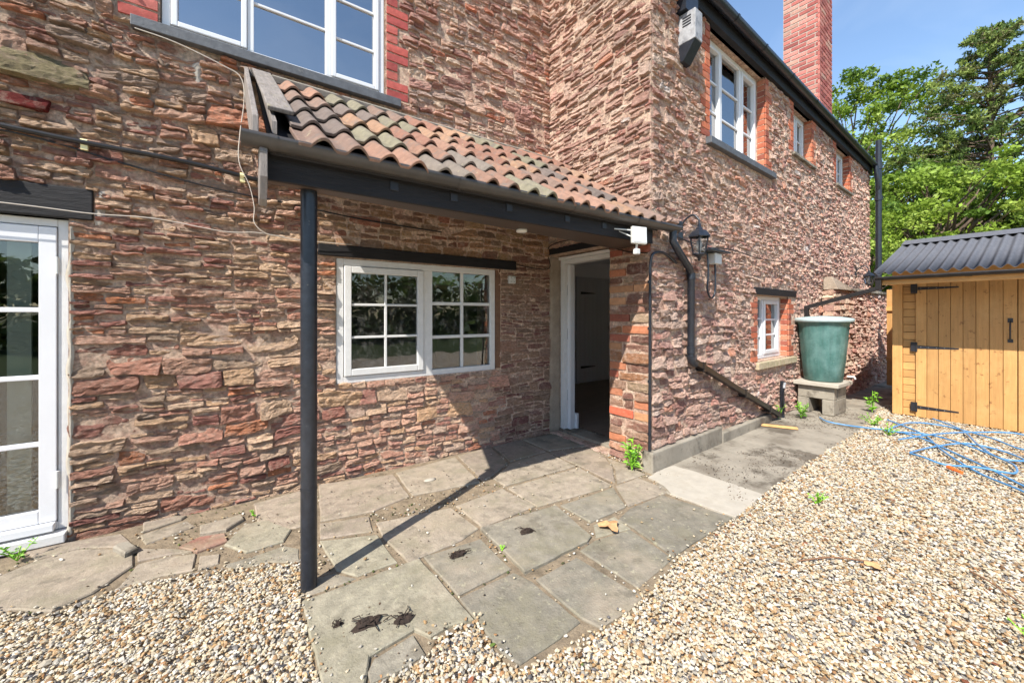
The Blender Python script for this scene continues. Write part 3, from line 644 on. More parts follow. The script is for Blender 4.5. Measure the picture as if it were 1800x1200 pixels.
rough_panel(FA, 'plaster_patch', -.78, -.70, 2.14, 2.34, .022, .01, 'putty', house)
rough_panel(FA, 'plaster_patch', -.23, -.15, 2.86, 3.06, .024, .01, 'putty', house)
MB().fb(FC, -.06, 1.22, -.1, .165, .055, -.05).build('skirting', M['concrete'], house, bevel=.012)
MB().fb(FC, 1.225, 2.55, -.1, .10, .06, -.05).build('skirting', M['concrete'], house, bevel=.012)
MB().fb(FB, 1.13, 1.33, -.1, .14, .05, -.05).build('skirting', M['stone_sill'], house, bevel=.01)

# ------------------------------------------------------------------ farmhouse: windows
def grid_frame(F, u0, u1, z0, z1, n0, n1, fw):
    m = MB(); m.fb(F, u0, u0 + fw, z0, z1, n0, n1); m.fb(F, u1 - fw, u1, z0, z1, n0, n1)
    m.fb(F, u0 + fw, u1 - fw, z0, z0 + fw, n0, n1); m.fb(F, u0 + fw, u1 - fw, z1 - fw, z1, n0, n1); return m
def window(F, u0, u1, z0, z1, n, lights, mt, parent, name='window', fw=.05, sf=.042, label=None, gl='glass', bar=.018, mull=.05):
    """lights: list of (width share, casement?, columns, [bar heights as share])"""
    fr = grid_frame(F, u0, u1, z0, z1, n, n - .06, fw).build(name, M[mt], parent, label, bevel=.004)
    W = u1 - u0 - 2 * fw - mull * (len(lights) - 1); u = u0 + fw
    for i, (sh, cas, cols, bars) in enumerate(lights):
        a = u; b = u + W * sh; c_, d_ = z0 + fw, z1 - fw; nn = n - .012
        if cas:
            grid_frame(F, a + .002, b - .002, c_ + .002, d_ - .002, n + .012, n - .045, sf).build('sash', M[mt], fr, bevel=.005)
            a += sf; b -= sf; c_ += sf; d_ -= sf
        MB().fb(F, a - .004, b + .004, c_ - .004, d_ + .004, nn - .018, nn - .024).build('pane', M[gl], fr)
        for t in bars:
            z = c_ + (d_ - c_) * t; MB().fb(F, a, b, z - bar / 2, z + bar / 2, nn - .002, nn - .026).build('glazing_bar', M[mt], fr, bevel=.003)
        for k in range(1, cols):
            x = a + (b - a) * k / cols; MB().fb(F, x - bar / 2, x + bar / 2, c_, d_, nn, nn - .0255).build('glazing_bar', M[mt], fr, bevel=.003)
        u += W * sh
        if i < len(lights) - 1:
            MB().fb(F, u, u + mull, z0 + fw, z1 - fw, n, n - .058).build('mullion', M[mt], fr, bevel=.003); u += mull
    return fr
window(FA, -.38, 1.08, 3.208, 4.38, -.02, [(.33, True, 1, [.33, .66]), (.375, False, 1, [.34, .68]), (.295, True, 1, [.30, .62])], 'upvc', house, label='wide three light upstairs window above the porch', fw=.045, sf=.035, mull=.04)
window(FC, 1.055, 2.495, 3.13, 4.295, -.1, [(.32, True, 1, [.33, .66]), (.36, False, 1, [.33, .66]), (.32, True, 1, [.33, .66])], 'upvc', house, label='tall three light upstairs window of the wing', fw=.05, sf=.04, bar=.022)
window(FC, 3.505, 4.295, 3.602, 4.295, -.1, [(.5, False, 1, [.5]), (.5, True, 1, [.5])], 'upvc', house, label='middle upstairs window of the wing, two lights', fw=.05, sf=.04, bar=.022)
window(FC, 5.625, 6.495, 3.602, 4.295, -.1, [(.5, False, 1, [.5]), (.5, True, 1, [.5])], 'upvc', house, label='far upstairs window of the wing, two lights', fw=.05, sf=.04, bar=.022)
window(FC, 2.255, 3.295, .765, 1.568, -.1, [(.42, False, 1, [.33, .66]), (.58, True, 1, [.33, .66])], 'upvc', house, label='low ground floor window with brick jambs', fw=.05, sf=.045, bar=.022)
# twelve pane timber window: left half opens, right half is fixed
tw = grid_frame(FA, .69, 2.215, .765, 1.79, -.005, -.08, .055).build('window', M['paint'], house, 'old white painted timber window of twelve panes', bevel=.004)
MB().fb(FA, 1.435, 1.525, .82, 1.735, -.006, -.078).build('mullion', M['paint'], tw, bevel=.003)
sh_ = grid_frame(FA, .75, 1.431, .825, 1.73, .012, -.04, .055).build('sash', M['paint'], tw, bevel=.005)
def panes(a, b, c_, d_, nn, parent, cols, rows, bw=.02):
    W_ = (b - a - bw * (cols - 1)) / cols; H_ = (d_ - c_ - bw * (rows - 1)) / rows
    for i in range(cols):
        for j in range(rows):
            x = a + i * (W_ + bw); z = c_ + j * (H_ + bw)
            MB().fb(FA, x - .003, x + W_ + .003, z - .003, z + H_ + .003, nn - .014, nn - .018).build('pane', M['glass_old'], parent)
    for i in range(1, cols): x = a + i * (W_ + bw) - bw; MB().fb(FA, x, x + bw, c_, d_, nn, nn - .024).build('glazing_bar', M['paint'], parent, bevel=.003)
    for j in range(1, rows): z = c_ + j * (H_ + bw) - bw; MB().fb(FA, a, b, z, z + bw, nn - .001, nn - .0235).build('glazing_bar', M['paint'], parent, bevel=.003)
panes(.805, 1.376, .88, 1.675, .0, tw, 2, 3); panes(1.525, 2.16, .82, 1.735, -.02, tw, 2, 3, .03)
MB().fb(FA, 1.54, 1.86, 1.62, 1.735, -.085, -.09).fb(FA, 1.86, 2.15, 1.655, 1.735, -.1, -.105).build('cloth', M['greencloth'], tw)
# glazed door
fd = grid_frame(FA, -1.75, -.80, .06, 1.895, -.03, -.12, .045).build('glazed_door', M['paint'], house, 'white glazed door with four panes', bevel=.004)
lf = MB(); lf.fb(FA, -.92, -.848, .115, 1.845, -.02, -.07); lf.fb(FA, -1.7, -1.62, .115, 1.845, -.02, -.07); lf.fb(FA, -1.62, -.92, 1.75, 1.845, -.02, -.07); lf.fb(FA, -1.62, -.92, .115, .19, -.02, -.07)
lf = lf.build('door_leaf', M['upvc'], fd, bevel=.004)
MB().fb(FA, -1.62, -.92, .19, 1.75, -.045, -.05).build('pane', M['glass_door'], fd)
for z in (.575, .965, 1.358): MB().fb(FA, -1.62, -.92, z - .014, z + .014, -.03, -.06).build('glazing_bar', M['upvc'], fd, bevel=.004)
for z in (1.62, .36):
    h_ = MB(); h_.tube([FA.P(-.843, z - .05, -.006), FA.P(-.843, z + .05, -.006)], .009, 8); h_.build('hinge', M['wplastic'], fd)
MB().fb(FA, -1.75, -.80, .0, .055, .045, -.1).build('door_sill', M['paint'], fd, bevel=.006)
MB().fb(FA, -1.72, -.852, .07, .112, .02, -.05).build('weather_bar', M['upvc'], fd, bevel=.004)
# open doorway in the return wall with its white frame, and the hall behind it
df = MB(); df.fb(FB, .015, .075, .02, 1.95, -.15, -.25); df.fb(FB, .075, .9, 1.905, 1.95, -.15, -.25); df.fb(FB, .015, .93, 1.952, 1.985, -.12, -.2)
df = df.build('door_frame', M['paint'], house, bevel=.004)
MB().fb(FB, .078, .125, .02, 1.90, -.20, -.27).build('door_lining', M['upvc'], df, bevel=.003)
MB().fb(FB, .078, .15, .02, .2, -.275, -.31).build('skirting_block', M['upvc'], df, bevel=.005)
for z in (1.55, 1.05, .35): MB().fb(FB, .0755, .0775, z, z + .12, -.2, -.235).build('hinge', M['hinge'], df)
MB().fb(FB, 0.0, .9, -.02, .028, -.12, -.34).build('threshold', M['concrete'], df, bevel=.008)
def room(x0, x1, y0, y1, z0, z1, mt, floor, open_faces=()):
    r = MB(); P_ = [(x0, y0, z0), (x1, y0, z0), (x1, y1, z0), (x0, y1, z0), (x0, y0, z1), (x1, y0, z1), (x1, y1, z1), (x0, y1, z1)]
    fs_ = {'top': (4, 5, 6, 7), 'front': (0, 1, 5, 4), 'right': (1, 2, 6, 5), 'back': (2, 3, 7, 6), 'left': (3, 0, 4, 7)}
    r.add(P_, [f for k, f in fs_.items() if k not in open_faces]); o = r.build('room', M[mt], house, label=None)
    f = MB(); f.add(P_[:4], [(0, 1, 2, 3)]); f.build('room_floor', M[floor], o); return o
hall = room(3.32, 8.2, 2.41, 5.5, .02, 2.35, 'hall', 'hallfloor', ('left', 'front', 'right'))
MB().box(8.2, 8.4, 2.5, 5.5, .0, .7).box(8.2, 8.4, 2.5, 5.5, 2.2, 4.4).box(8.2, 8.4, 2.5, 2.8, .7, 2.2).box(8.2, 8.4, 5.3, 5.5, .7, 2.2).build('end_wall_added_opening', M['mortar'], house)  # unseen end wall, its opening added to let daylight into the hall
m = MB(); m.box(3.29, 3.31, 3.46, 5.5, .0, 2.35); m.build('room_wall', M['hall'], hall)
m = MB(); m.box(3.33, 8.2, 5.47, 5.495, .03, .16); m.build('skirting', M['upvc'], hall, bevel=.006)
idr = MB(); 
dx0, dx1 = 5.42, 6.35
idr = MB().box(dx0 - .09, dx0 - .01, 5.455, 5.49, .02, 2.05).box(dx1 + .01, dx1 + .09, 5.455, 5.49, .02, 2.05).box(dx0 - .01, dx1 + .01, 5.455, 5.49, 1.97, 2.05).build('inner_door', M['idoor'], house, 'grey plank door inside the hall', bevel=.004)
for k in range(8):
    a = dx0 + (dx1 - dx0) * k / 8; MB().box(a + .003, a + (dx1 - dx0) / 8 - .003, 5.463, 5.485, .03, 1.965).build('plank', M['idoor'], idr, bevel=.004)
for z in (.3, 1.72): MB().add([(dx0 + .02, 5.458, z), (dx0 + .02, 5.458, z + .05), (dx0 + .42, 5.458, z + .03), (dx0 + .42, 5.458, z + .02)], [(0, 3, 2, 1)]).build('hinge', M['hinge'], idr)
m = MB(); m.box(dx1 - .12, dx1 - .06, 5.445, 5.46, 1.0, 1.12); m.box(dx1 - .15, dx1 - .03, 5.42, 5.445, 1.06, 1.08); m.build('handle', M['hinge'], idr)
kit = room(-2.6, 3.25, 3.835, 7.2, -.1, 2.5, 'room', 'hallfloor', ('front',))
room(-2.6, 3.25, 3.835, 7.2, 2.7, 4.9, 'room', 'hallfloor', ('front',))
lowr = MB(); q = [FC.P(.4, .0, -.37), FC.P(8, 0, -.37), FC.P(8, 0, -3.6), FC.P(.4, 0, -3.6)]
lowr.add([tuple(p) for p in q] + [tuple(p + np.array((0, 0, 2.5))) for p in q], []) 
def croom(u0, u1, z0, z1):
    q = [FC.P(u0, z0, -.37), FC.P(u1, z0, -.37), FC.P(u1, z0, -2.6), FC.P(u0, z0, -2.6), FC.P(u0, z1, -.37), FC.P(u1, z1, -.37), FC.P(u1, z1, -2.6), FC.P(u0, z1, -2.6)]
    MB().add(q, [(0, 1, 2, 3), (4, 5, 6, 7), (1, 2, 6, 5), (2, 3, 7, 6), (3, 0, 4, 7)]).build('room', M['room'], house)
croom(.3, 7.9, 2.6, 4.45)
MB().fb(FA, -1.08, -.985, .1, 1.85, -.16, -.18).fb(FA, -1.5, -1.3, .1, 1.85, -.16, -.18).build('curtain', M['blind'], house)
q = [FC.P(1.9, .3, -.37), FC.P(3.6, .3, -.37), FC.P(3.6, .3, -.55), FC.P(1.9, .3, -.55)]
MB().fb(FC, 2.3, 2.45, .8, 1.55, -.2, -.21).fb(FC, 3.0, 3.28, .8, 1.55, -.2, -.21).build('curtain', M['blind'], house)
MB().fb(FC, 1.56, 2.04, 3.95, 4.24, -.17, -.175).build('blind', M['blind'], house)
# eaves, gutters, roofs, chimney
MB().fb(FC, -.1, 8.2, 4.30, 4.50, .045, -.05).build('fascia', M['black_timber'], house, bevel=.004)
def gutter(F, u0, u1, zc, nc, r, mt, parent, seg=8, name='gutter', th=.004, ends=True):
    m = MB(); vs_ = []; fs_ = []; k2 = seg + 1
    for u in (u0, u1):
        for rr in (r, r - th):
            for k in range(k2):
                a = math.pi + math.pi * k / seg; vs_.append(F.P(u, zc + rr * math.sin(a), nc + rr * math.cos(a)))
    o1, i1, o2, i2 = 0, k2, 2 * k2, 3 * k2
    for k in range(seg):
        fs_ += [(o1 + k, o1 + k + 1, o2 + k + 1, o2 + k), (i1 + k + 1, i1 + k, i2 + k, i2 + k + 1)]
    fs_ += [(o1, o2, i2, i1), (o1 + seg, i1 + seg, i2 + seg, o2 + seg)]
    m.add(vs_, fs_, True)
    if ends:
        for u in (u0, u1): m.add([F.P(u, zc + r * math.sin(math.pi + math.pi * k / seg), nc + r * math.cos(math.pi + math.pi * k / seg)) for k in range(k2)], [tuple(range(k2))])
    return m.build(name, M[mt], parent)
cg = gutter(FC, -.1, 8.2, 4.455, .105, .056, 'black_iron', house)
for u in (.55, 1.35, 2.1, 3.0, 4.0, 5.0, 6.2, 7.3):
    gutter(FC, u, u + .035, 4.456, .105, .062, 'black_iron', cg, name='gutter_bracket', ends=False)
def roof(F, u0, u1, z, depth, rise, over, parent):
    q = [F.P(u0, z, over), F.P(u1, z, over), F.P(u1, z + rise, -depth), F.P(u0, z + rise, -depth)]
    q2 = [F.P(u0, z, -2 * depth - over), F.P(u1, z, -2 * depth - over)]
    MB().add([tuple(p) for p in q + q2], [(0, 1, 2, 3), (3, 2, 5, 4), (1, 5, 2)]).build('roof', M['roof'], parent)
roof(FC, -.02, 8.2, 4.49, 2.2, 1.5, .08, house); roof(FA, -4, 3.4, 6.3, 2.4, 1.7, .2, house)
ch = MB().fb(FC, 4.705, 5.365, 4.32, 7.4, -.002, -.5).build('chimney', M['putty'], house)
def bricks(F, u0, u1, z0, z1, off, parent, w=.222, h=.075):
    L_ = []; k = 0; z = z0
    while z < z1:
        u = u0 - (w / 2 if (k + off) % 2 else 0)
        while u < u1 - .01:
            a, b = max(u0, u), min(u1, u + w)
            if b - a > .02: L_.append([a, b, z, z + h - .008, pick(BRK['chim'], .82), .007, .0018, 0, 'brick', .08])
            u += w
        z += h; k += 1
    masonry(F, L_, parent, 'brickwork', 31)
FH = Fr(FC.P(4.705, 0, -.5), -FC.N * -1, -FC.U); FH = Fr(FC.P(4.705, 0, -.5), FC.N, -FC.U)
bricks(FC, 4.69, 5.38, 4.33, 6.9, 0, ch); bricks(FH, 0, .51, 4.5, 6.9, 1, ch)
masonry_flush()
# ------------------------------------------------------------------ garden wall beyond the wing
gwl = thing('garden_wall', 'low rubble garden wall with stone coping running on from the far end of the wing', 'garden wall', (9, 2.3, 0))
FG = Fr((7.72, 2.2, 0), (.9997, .02, 0), (.02, -.9997, 0))
gw_b = wall_body(FG, 'wall', 0, 5, -.2, 1.72, [], .12, gwl, .05, .01)
def styleG(u, z):
    if u < .55: return dict(band=(.1, .16), w=(.26, .5), hs=.09, asp=4, pal='garden', proud=(.006, .02), rough=.008, jit=.2, res=.035)
    return dict(band=(.06, .11), w=(.07, .19), hs=.05, asp=3, pal='wing', proud=(.008, .045), rough=.018, jit=.6, res=.03)
masonry(FG, layout(0, 5, -.03, 1.72, [], styleG), gw_b, 'rubble_stonework', 61, .006, .02)
FGe = Fr((7.72, 2.36, 0), (0, -1, 0), (-1, 0, 0))
masonry(FGe, layout(0, .16, -.03, 1.72, [], lambda u, z: dict(band=(.1, .16), w=(.2, .3), hs=.1, asp=4, pal='garden', proud=(.006, .02), rough=.008, jit=.1, res=.04)), gw_b, 'rubble_stonework', 62)
m = MB(); m.add([FG.P(-.02, 1.725, .05), FG.P(.62, 1.725, .05), FG.P(.62, 1.725, -.14), FG.P(-.02, 1.725, -.14), FG.P(-.02, 1.93, -.02), FG.P(.3, 1.87, -.0), FG.P(.3, 1.87, -.14), FG.P(-.02, 1.93, -.14), FG.P(.62, 1.79, .05), FG.P(.62, 1.79, -.14)],
    [(3, 2, 1, 0), (0, 1, 8, 5, 4), (1, 2, 9, 8), (2, 3, 7, 6, 9), (3, 0, 4, 7), (4, 5, 6, 7), (5, 8, 9, 6)])
m.build('coping_stone', M['plaster'], gwl, bevel=.01)
u = .63
while u < 4.9:
    w = rnd.uniform(.35, .7); MB().fb(FG, u, min(5, u + w - .012), 1.722, 1.775 + rnd.uniform(-.008, .01), .06, -.14).build('coping_stone', M['concrete'], gwl, bevel=.01); u += w
def root_of(o):
    while o.parent: o = o.parent
    return o
# flush again for the garden wall only
_all = MASONRY; MASONRY = [t for t in _all if root_of(t[1]) is gwl]; masonry_flush(); 

# ------------------------------------------------------------------ porch canopy
can = thing('porch_canopy', 'clay tiled lean-to porch roof on one black post with black gutter and fascia', 'porch canopy', (1.5, 2.2, 0))
ES = Vector((0, .823, .568)); EN = Vector((0, -.568, .823)); E0 = Vector((.24, 2.02, 2.045))
TCOL = [((168, 130, 110), 3), ((158, 116, 98), 2.5), ((150, 124, 110), 2.5), ((142, 130, 118), 2), ((130, 116, 108), 2), ((174, 138, 112), 2), ((148, 140, 118), 1.5)]
def tile(row, colx, w):
    nu = max(4, int(26 * w / .31)); L_ = .385; th = .015; V = []; F_ = []
    jit = rnd.uniform(-.004, .004); js = rnd.uniform(-.006, .006); jr = rnd.uniform(-.006, .006)
    us = [w * i / nu for i in range(nu + 1)]
    def prof(u):
        p = ((u + .0) % .152) / .152; p2 = (p - .34) / .66
        return .044 * math.sin(math.pi * p2) ** .85 if 0 < p2 < 1 else 0
    ss = [0, .02, .12, .25, L_]
    def P(u, s, n): return E0 + Vector((colx + u + jr * s, 0, 0)) + ES * (row * .328 + s + js - .01) + EN * n
    for lay in (1, 0):
        for s in ss:
            for u in us:
                V.append(P(u, s, prof(u) + .014 + .032 * (1 - s / L_) + jit + (th if lay else 0) - (.002 if s == 0 and lay else 0) + .0012 * math.sin(u * 60 + row * 3 + s * 20)))
    m_ = nu + 1; K = len(ss)
    for k in range(K - 1):
        for i in range(nu):
            a = k * m_ + i; F_.append((a, a + 1, a + m_ + 1, a + m_)); b = K * m_ + a; F_.append((b + 1, b, b + m_, b + m_ + 1))
    for i in range(nu): F_.append((i + 1, i, K * m_ + i, K * m_ + i + 1))
    for k in range(K - 1):
        for i in (0, nu):
            a = k * m_ + i; b = K * m_ + a; q = (a, a + m_, b + m_, b); F_.append(q if i == 0 else q[::-1])
    me = np_mesh('roof_tile', np.array([tuple(v) for v in V]), np.array(F_), np.tile(pick(TCOL, .62), (len(V), 1)), M['tile'], False)
    sm = [f < 2 * (K - 1) * nu for f in range(len(F_))]; me.polygons.foreach_set('use_smooth', sm)
    finish('roof_tile', me, can)
for r_ in range(5):
    for c_ in range(9):
        w = .306 if c_ < 8 else .272
        tile(r_, c_ * .304, w)
m = MB(); a = E0 + ES * .02 - EN * .004; b = E0 + ES * 1.70 - EN * .004
m.hexa([a + Vector((-.1, 0, 0)) - EN * .02, a + Vector((2.7, 0, 0)) - EN * .02, b + Vector((2.7, 0, 0)) - EN * .02, b + Vector((-.1, 0, 0)) - EN * .02, a + Vector((-.1, 0, 0)), a + Vector((2.7, 0, 0)), b + Vector((2.7, 0, 0)), b + Vector((-.1, 0, 0))])
m.build('roof_boarding', M['black_timber'], can)
for i in range(7):
    x = .3 + i * .42; a = Vector((x, 2.12, 2.075)); b = Vector((x, 3.44, 2.885)); MB().bar(a + Vector((0, 0, -.05)), b + Vector((0, 0, -.03)), .045, .06).build('rafter', M['black_timber'], can)
MB().box(.12, 2.93, 2.084, 2.108, 1.935, 2.108).build('fascia', M['black_timber'], can, bevel=.003)
MB().hexa([(.13, 2.112, 1.938), (2.93, 2.112, 1.938), (2.93, 2.47, 1.938), (.13, 2.17, 1.938), (.13, 2.112, 1.956), (2.93, 2.112, 1.956), (2.93, 2.47, 1.956), (.13, 2.17, 1.956)]).build('soffit', M['soffit'], can, bevel=.002)
FCn = Fr((0, 2.084, 0), (1, 0, 0), (0, -1, 0))
gt = gutter(FCn, .03, 3.2, 2.098, .054, .053, 'gutter', can, 12)
for x in (.13, 1.04, 1.93, 2.62): gutter(FCn, x, x + .03, 2.0985, .054, .0575, 'gutter', gt, 10, 'gutter_bracket', ends=False)
for x in (.68, 1.03, 1.42, 1.92, 2.3): MB().fb(FCn, x, x + .045, 1.985, 2.04, .006, 0).build('bracket_foot', M['black_plastic'], can, bevel=.002)
pm = MB(); pm.tube([(.309, 2.178, -.02), (.309, 2.178, 1.937)], .0375, 24); pm.tube([(.309, 2.178, .47), (.309, 2.178, .482)], .0392, 24)
pm.build('post', M['black_iron'], can, 'round black post under the left end')
# weathered boards closing the left end
def prism_x(pts, x0, x1):                         # outline in (y,z), extruded along x
    n = len(pts); m_ = MB(); m_.add([(x0, y, z) for y, z in pts] + [(x1, y, z) for y, z in pts], [tuple(range(n)), tuple(reversed(range(n, 2 * n)))] + [((i + 1) % n, i, n + i, n + (i + 1) % n) for i in range(n)]); return m_
prism_x([(3.45, 3.12), (3.45, 2.93), (2.6, 2.38), (2.12, 2.08), (2.05, 2.12), (2.06, 2.2)], .07, .095).build('barge_board', M['weathered'], can, bevel=.004)
prism_x([(2.1, 2.1), (2.12, 1.9), (2.085, 1.83), (2.06, 1.805), (2.03, 1.83), (1.985 + .01, 1.92), (1.985 + .02, 2.03), (2.04, 2.1)], .095, .125).build('barge_tail', M['weathered'], can, bevel=.004)
a = Vector((.2, 2.3, 2.352)); b = Vector((.175, 3.43, 3.10))
MB().bar(a, b, .115, .022, up=EN).build('verge_board', M['weathered'], can, bevel=.005)
prism_x([(3.4, 3.05), (2.2, 2.25), (2.2, 2.19), (3.4, 2.97)], .155, .175).build('verge_batten', M['weathered'], can)
m = MB(); m.fb(FA, .1, 2.945, 3.02, 3.075, .075, 0); m.build('flashing', M['lead'], can, bevel=.008)
m = MB(); m.fb(FA, .24, 2.945, 3.077, 3.092, .05, 0); m.build('flashing', M['cement'], can, bevel=.004)
a = E0 + ES * .06; mm = MB()
pa = [Vector((2.948, a.y, a.z + .05)), Vector((2.948, 3.44, 3.05))]
mm.bar(pa[0] + Vector((-.03, 0, 0)), pa[1] + Vector((-.03, 0, 0)), .07, .05, up=EN).build('mortar_fillet', M['concrete'], can, bevel=.014)
cl_ = MB(); cl_.lathe([(.0, 0), (.034, 0), (.04, .006), (.04, .02), (.0, .02)], (1.69, 2.285, 1.917), 20)
tag(cl_.build('ceiling_light', M['wplastic']), 'small round white light under the porch soffit', 'ceiling light')

# ------------------------------------------------------------------ pipes, lamps and boxes on the walls
def pipe_thing(name, label, cat, pts, r, mt, n=10, extra=None, group=None):
    t = thing(name, label, cat, tuple(pts[0]), group)
    MB().tube(pts, r, n).build('pipe', M[mt], t)
    if extra: extra(t)
    return t
def smooth_path(pts, n=6):
    P = [Vector(p) for p in pts]; P = [P[0] * 2 - P[1]] + P + [P[-1] * 2 - P[-2]]; out = []
    for i in range(1, len(P) - 2):
        for k in range(n):
            t = k / n; a, b, c, d = P[i - 1], P[i], P[i + 1], P[i + 2]
            out.append(.5 * ((2 * b) + (c - a) * t + (2 * a - 5 * b + 4 * c - d) * t * t + (3 * b - a - 3 * c + d) * t ** 3))
    out.append(P[-2]); return out
V3 = lambda a: Vector(tuple(a))
dp = thing('downpipe', 'black porch downpipe cranking down the wing wall and running off in a slanting channel', 'downpipe', tuple(FC.P(.6, 0, 0)))
MB().tube([V3((3.14, 2.03, 2.06)), V3((3.14, 2.03, 1.97)), V3((3.17, 2.02, 1.92)), V3(FC.P(.52, 1.76, .065)), V3(FC.P(.565, 1.70, .06)), V3(FC.P(.565, .93, .06))], .033, 14).build('pipe', M['black_iron'], dp)
for z in (1.66, .97): MB().tube([FC.P(.565, z, .06), FC.P(.565, z + .06, .06)], .039, 14).build('collar', M['black_iron'], dp)
MB().bar(FC.P(.57, .90, .07), FC.P(2.76, .05, .07), .055, .06, up=FC.N).build('channel', M['black_plastic'], dp, bevel=.006)
MB().tube([FC.P(.555, .95, .062), FC.P(.56, .90, .066), FC.P(.62, .865, .07)], .036, 12).build('shoe', M['black_iron'], dp)
for (u_, z_) in ((.75, .83), (1.7, .46), (2.4, .19)): MB().fb(FC, u_ - .02, u_ + .02, z_ - .045, z_ + .045, .105, .0).build('clip', M['black_plastic'], dp)
cp = smooth_path([FC.P(.36, 1.80, .03), FC.P(.2, 1.86, .03), FC.P(.08, 1.87, .035), (2.925, 2.085, 1.84), (2.915, 2.10, 1.74)], 5) + [V3((2.912, 2.105, .0))]
cdt = pipe_thing('cable_conduit', 'thin black conduit running down the corner of the brick pier by the door', 'conduit', cp, .0115, 'black_iron')
for z in (.3, .75, 1.2, 1.6): MB().tube([(2.912, 2.105, z), (2.912, 2.105, z + .022)], .016, 10).build('saddle', M['black_iron'], cdt)
sp = thing('soil_pipe', 'tall black cast iron soil pipe at the far end of the wing', 'soil pipe', tuple(FC.P(8.08, 0, 0)))
MB().tube([FC.P(8.06, 0, .16), FC.P(8.06, 4.95, .16)], .052, 12).build('pipe', M['black_iron'], sp)
for z in (1.5, 2.2, 3.7, 4.35): MB().tube([FC.P(8.06, z, .16), FC.P(8.06, z + .1, .16)], .066, 12).build('collar', M['black_iron'], sp)
MB().tube([FC.P(8.06, 3.9, .16), FC.P(7.97, 4.15, .16), FC.P(7.97, 4.4, .13)], .045, 10).build('branch', M['black_iron'], sp)
st = thing('standpipe', 'short dark standpipe with a small brass tap below the low window', 'standpipe', tuple(FC.P(2.9, 0, .04)))
MB().tube([FC.P(2.9, -.02, .06), FC.P(2.9, .47, .06)], .026, 12).build('pipe', M['metal_grey'] if False else M['black_iron'], st)
MB().tube([FC.P(2.9, .44, .08), FC.P(2.84, .45, .11), FC.P(2.78, .44, .12), FC.P(2.77, .40, .12)], .014, 8).build('tap', M['metal_grey'], st)
MB().tube(smooth_path([FC.P(2.77, .40, .12), FC.P(2.8, .25, .1), FC.P(2.85, .1, .1)], 5), .008, 6).build('hose_tail', M['black_iron'], st)
# wall lanterns
def lantern(F, u, z, n, s, label):
    c = F.P(u, z, n); t = thing('wall_lantern', label, 'lantern', tuple(c), 'black wall lanterns on the wing')
    cx, cy = float(c[0]), float(c[1]); nn = 6
    def ring(r, zz): return [(cx + r * s * math.cos(math.pi / 6 + i * math.pi / 3), cy + r * s * math.sin(math.pi / 6 + i * math.pi / 3), z + zz * s) for i in range(nn)]
    m = MB(); prof = [(.016, .30), (.022, .27), (.04, .24), (.07, .225), (.112, .175), (.112, .165), (.092, .165)]
    R_ = [ring(r, zz) for r, zz in prof]
    for a, b in zip(R_[:-1], R_[1:]):
        for i in range(nn): j = (i + 1) % nn; m.add([a[i], b[i], b[j], a[j]], [(0, 1, 2, 3)])
    m.add(R_[0], [tuple(range(nn))]); m.tube([(cx, cy, z + .29 * s), (cx, cy, z + .35 * s)], [.012 * s, .006 * s], 8); m.build('cap', M['black_iron'], t)
    top = ring(.092, .165); bot = ring(.062, 0)
    g = MB()
    for i in range(nn): j = (i + 1) % nn; g.add([bot[i], bot[j], top[j], top[i]], [(0, 1, 2, 3)])
    g.build('glass', M['lampglass'], t)
    for i in range(nn): MB().bar(bot[i], top[i], .010 * s, .010 * s, up=(cx * 0 + .01, 1, .02)).build('glazing_rib', M['black_iron'], t)
    MB().lathe([(.0, -.075 * s), (.012 * s, -.06 * s), (.02 * s, -.03 * s), (.066 * s, -.012 * s), (.07 * s, .004 * s), (0, .006 * s)], (cx, cy, z), 6).build('base', M['black_iron'], t)
    MB().lathe([(.012 * s, .0), (.02 * s, .03 * s), (.03 * s, .08 * s), (.02 * s, .12 * s), (0, .13 * s)], (cx, cy, z + .01), 8).build('bulb', M['wplastic'], t)
    P = [F.P(u - .02, z + .26 * s, .01), F.P(u - .01, z + .36 * s, n * .3), F.P(u, z + .40 * s, n * .7), F.P(u, z + .34 * s, n)]
    MB().tube(smooth_path(P, 6), .010 * s, 8).build('arm', M['black_iron'], t)
    MB().fb(F, u - .05 * s, u + .03 * s, z + .16 * s, z + .36 * s, .02, -.01).build('back_plate', M['black_iron'], t, bevel=.005)
lantern(FC, .47, 1.875, .185, .9, 'black wall lantern hung on its arm beside the porch gutter end')
lantern(FC, 6.95, 1.92, .2, .85, 'small black lantern on the wing wall near the far soil pipe')
fl = thing('floodlight', 'square white floodlight with bracket under the right end of the porch gutter', 'floodlight', (2.62, 2.0, 1.95))
def obox(c, ax, ay, az, sx, sy, sz):
    c = Vector(c); m_ = MB(); pts = []
    for dz in (-1, 1):
        for dx, dy in ((-1, -1), (1, -1), (1, 1), (-1, 1)): pts.append(c + ax * dx * sx / 2 + ay * dy * sy / 2 + az * dz * sz / 2)
    return m_.hexa(pts)
_ax = Vector((.92, -.39, 0)).normalized(); _az = Vector((.10, .1, 1)).normalized(); _ay = _az.cross(_ax).normalized(); _ax = _ay.cross(_az)
obox((2.585, 1.965, 1.945), _ax, _ay, _az, .125, .03, .135).build('housing', M['wplastic'], fl, bevel=.006)
obox(Vector((2.585, 1.965, 1.945)) - _ay * .017, _ax, _ay, _az, .105, .004, .112).build('lamp_glass', M['upvc'], fl)
MB().bar((2.50, 2.09, 1.99), (2.545, 1.985, 1.93), .012, .008).bar((2.44, 2.085, 2.0), (2.55, 1.99, 1.985), .012, .008).build('bracket', M['wplastic'], fl)
MB().tube([(2.58, 1.98, 1.88), (2.58, 1.985, 1.845)], .009, 8).build('stem', M['wplastic'], fl)
MB().box(2.558, 2.606, 1.965, 2.0, 1.80, 1.845).build('motion_sensor', M['wplastic'], fl, bevel=.006)
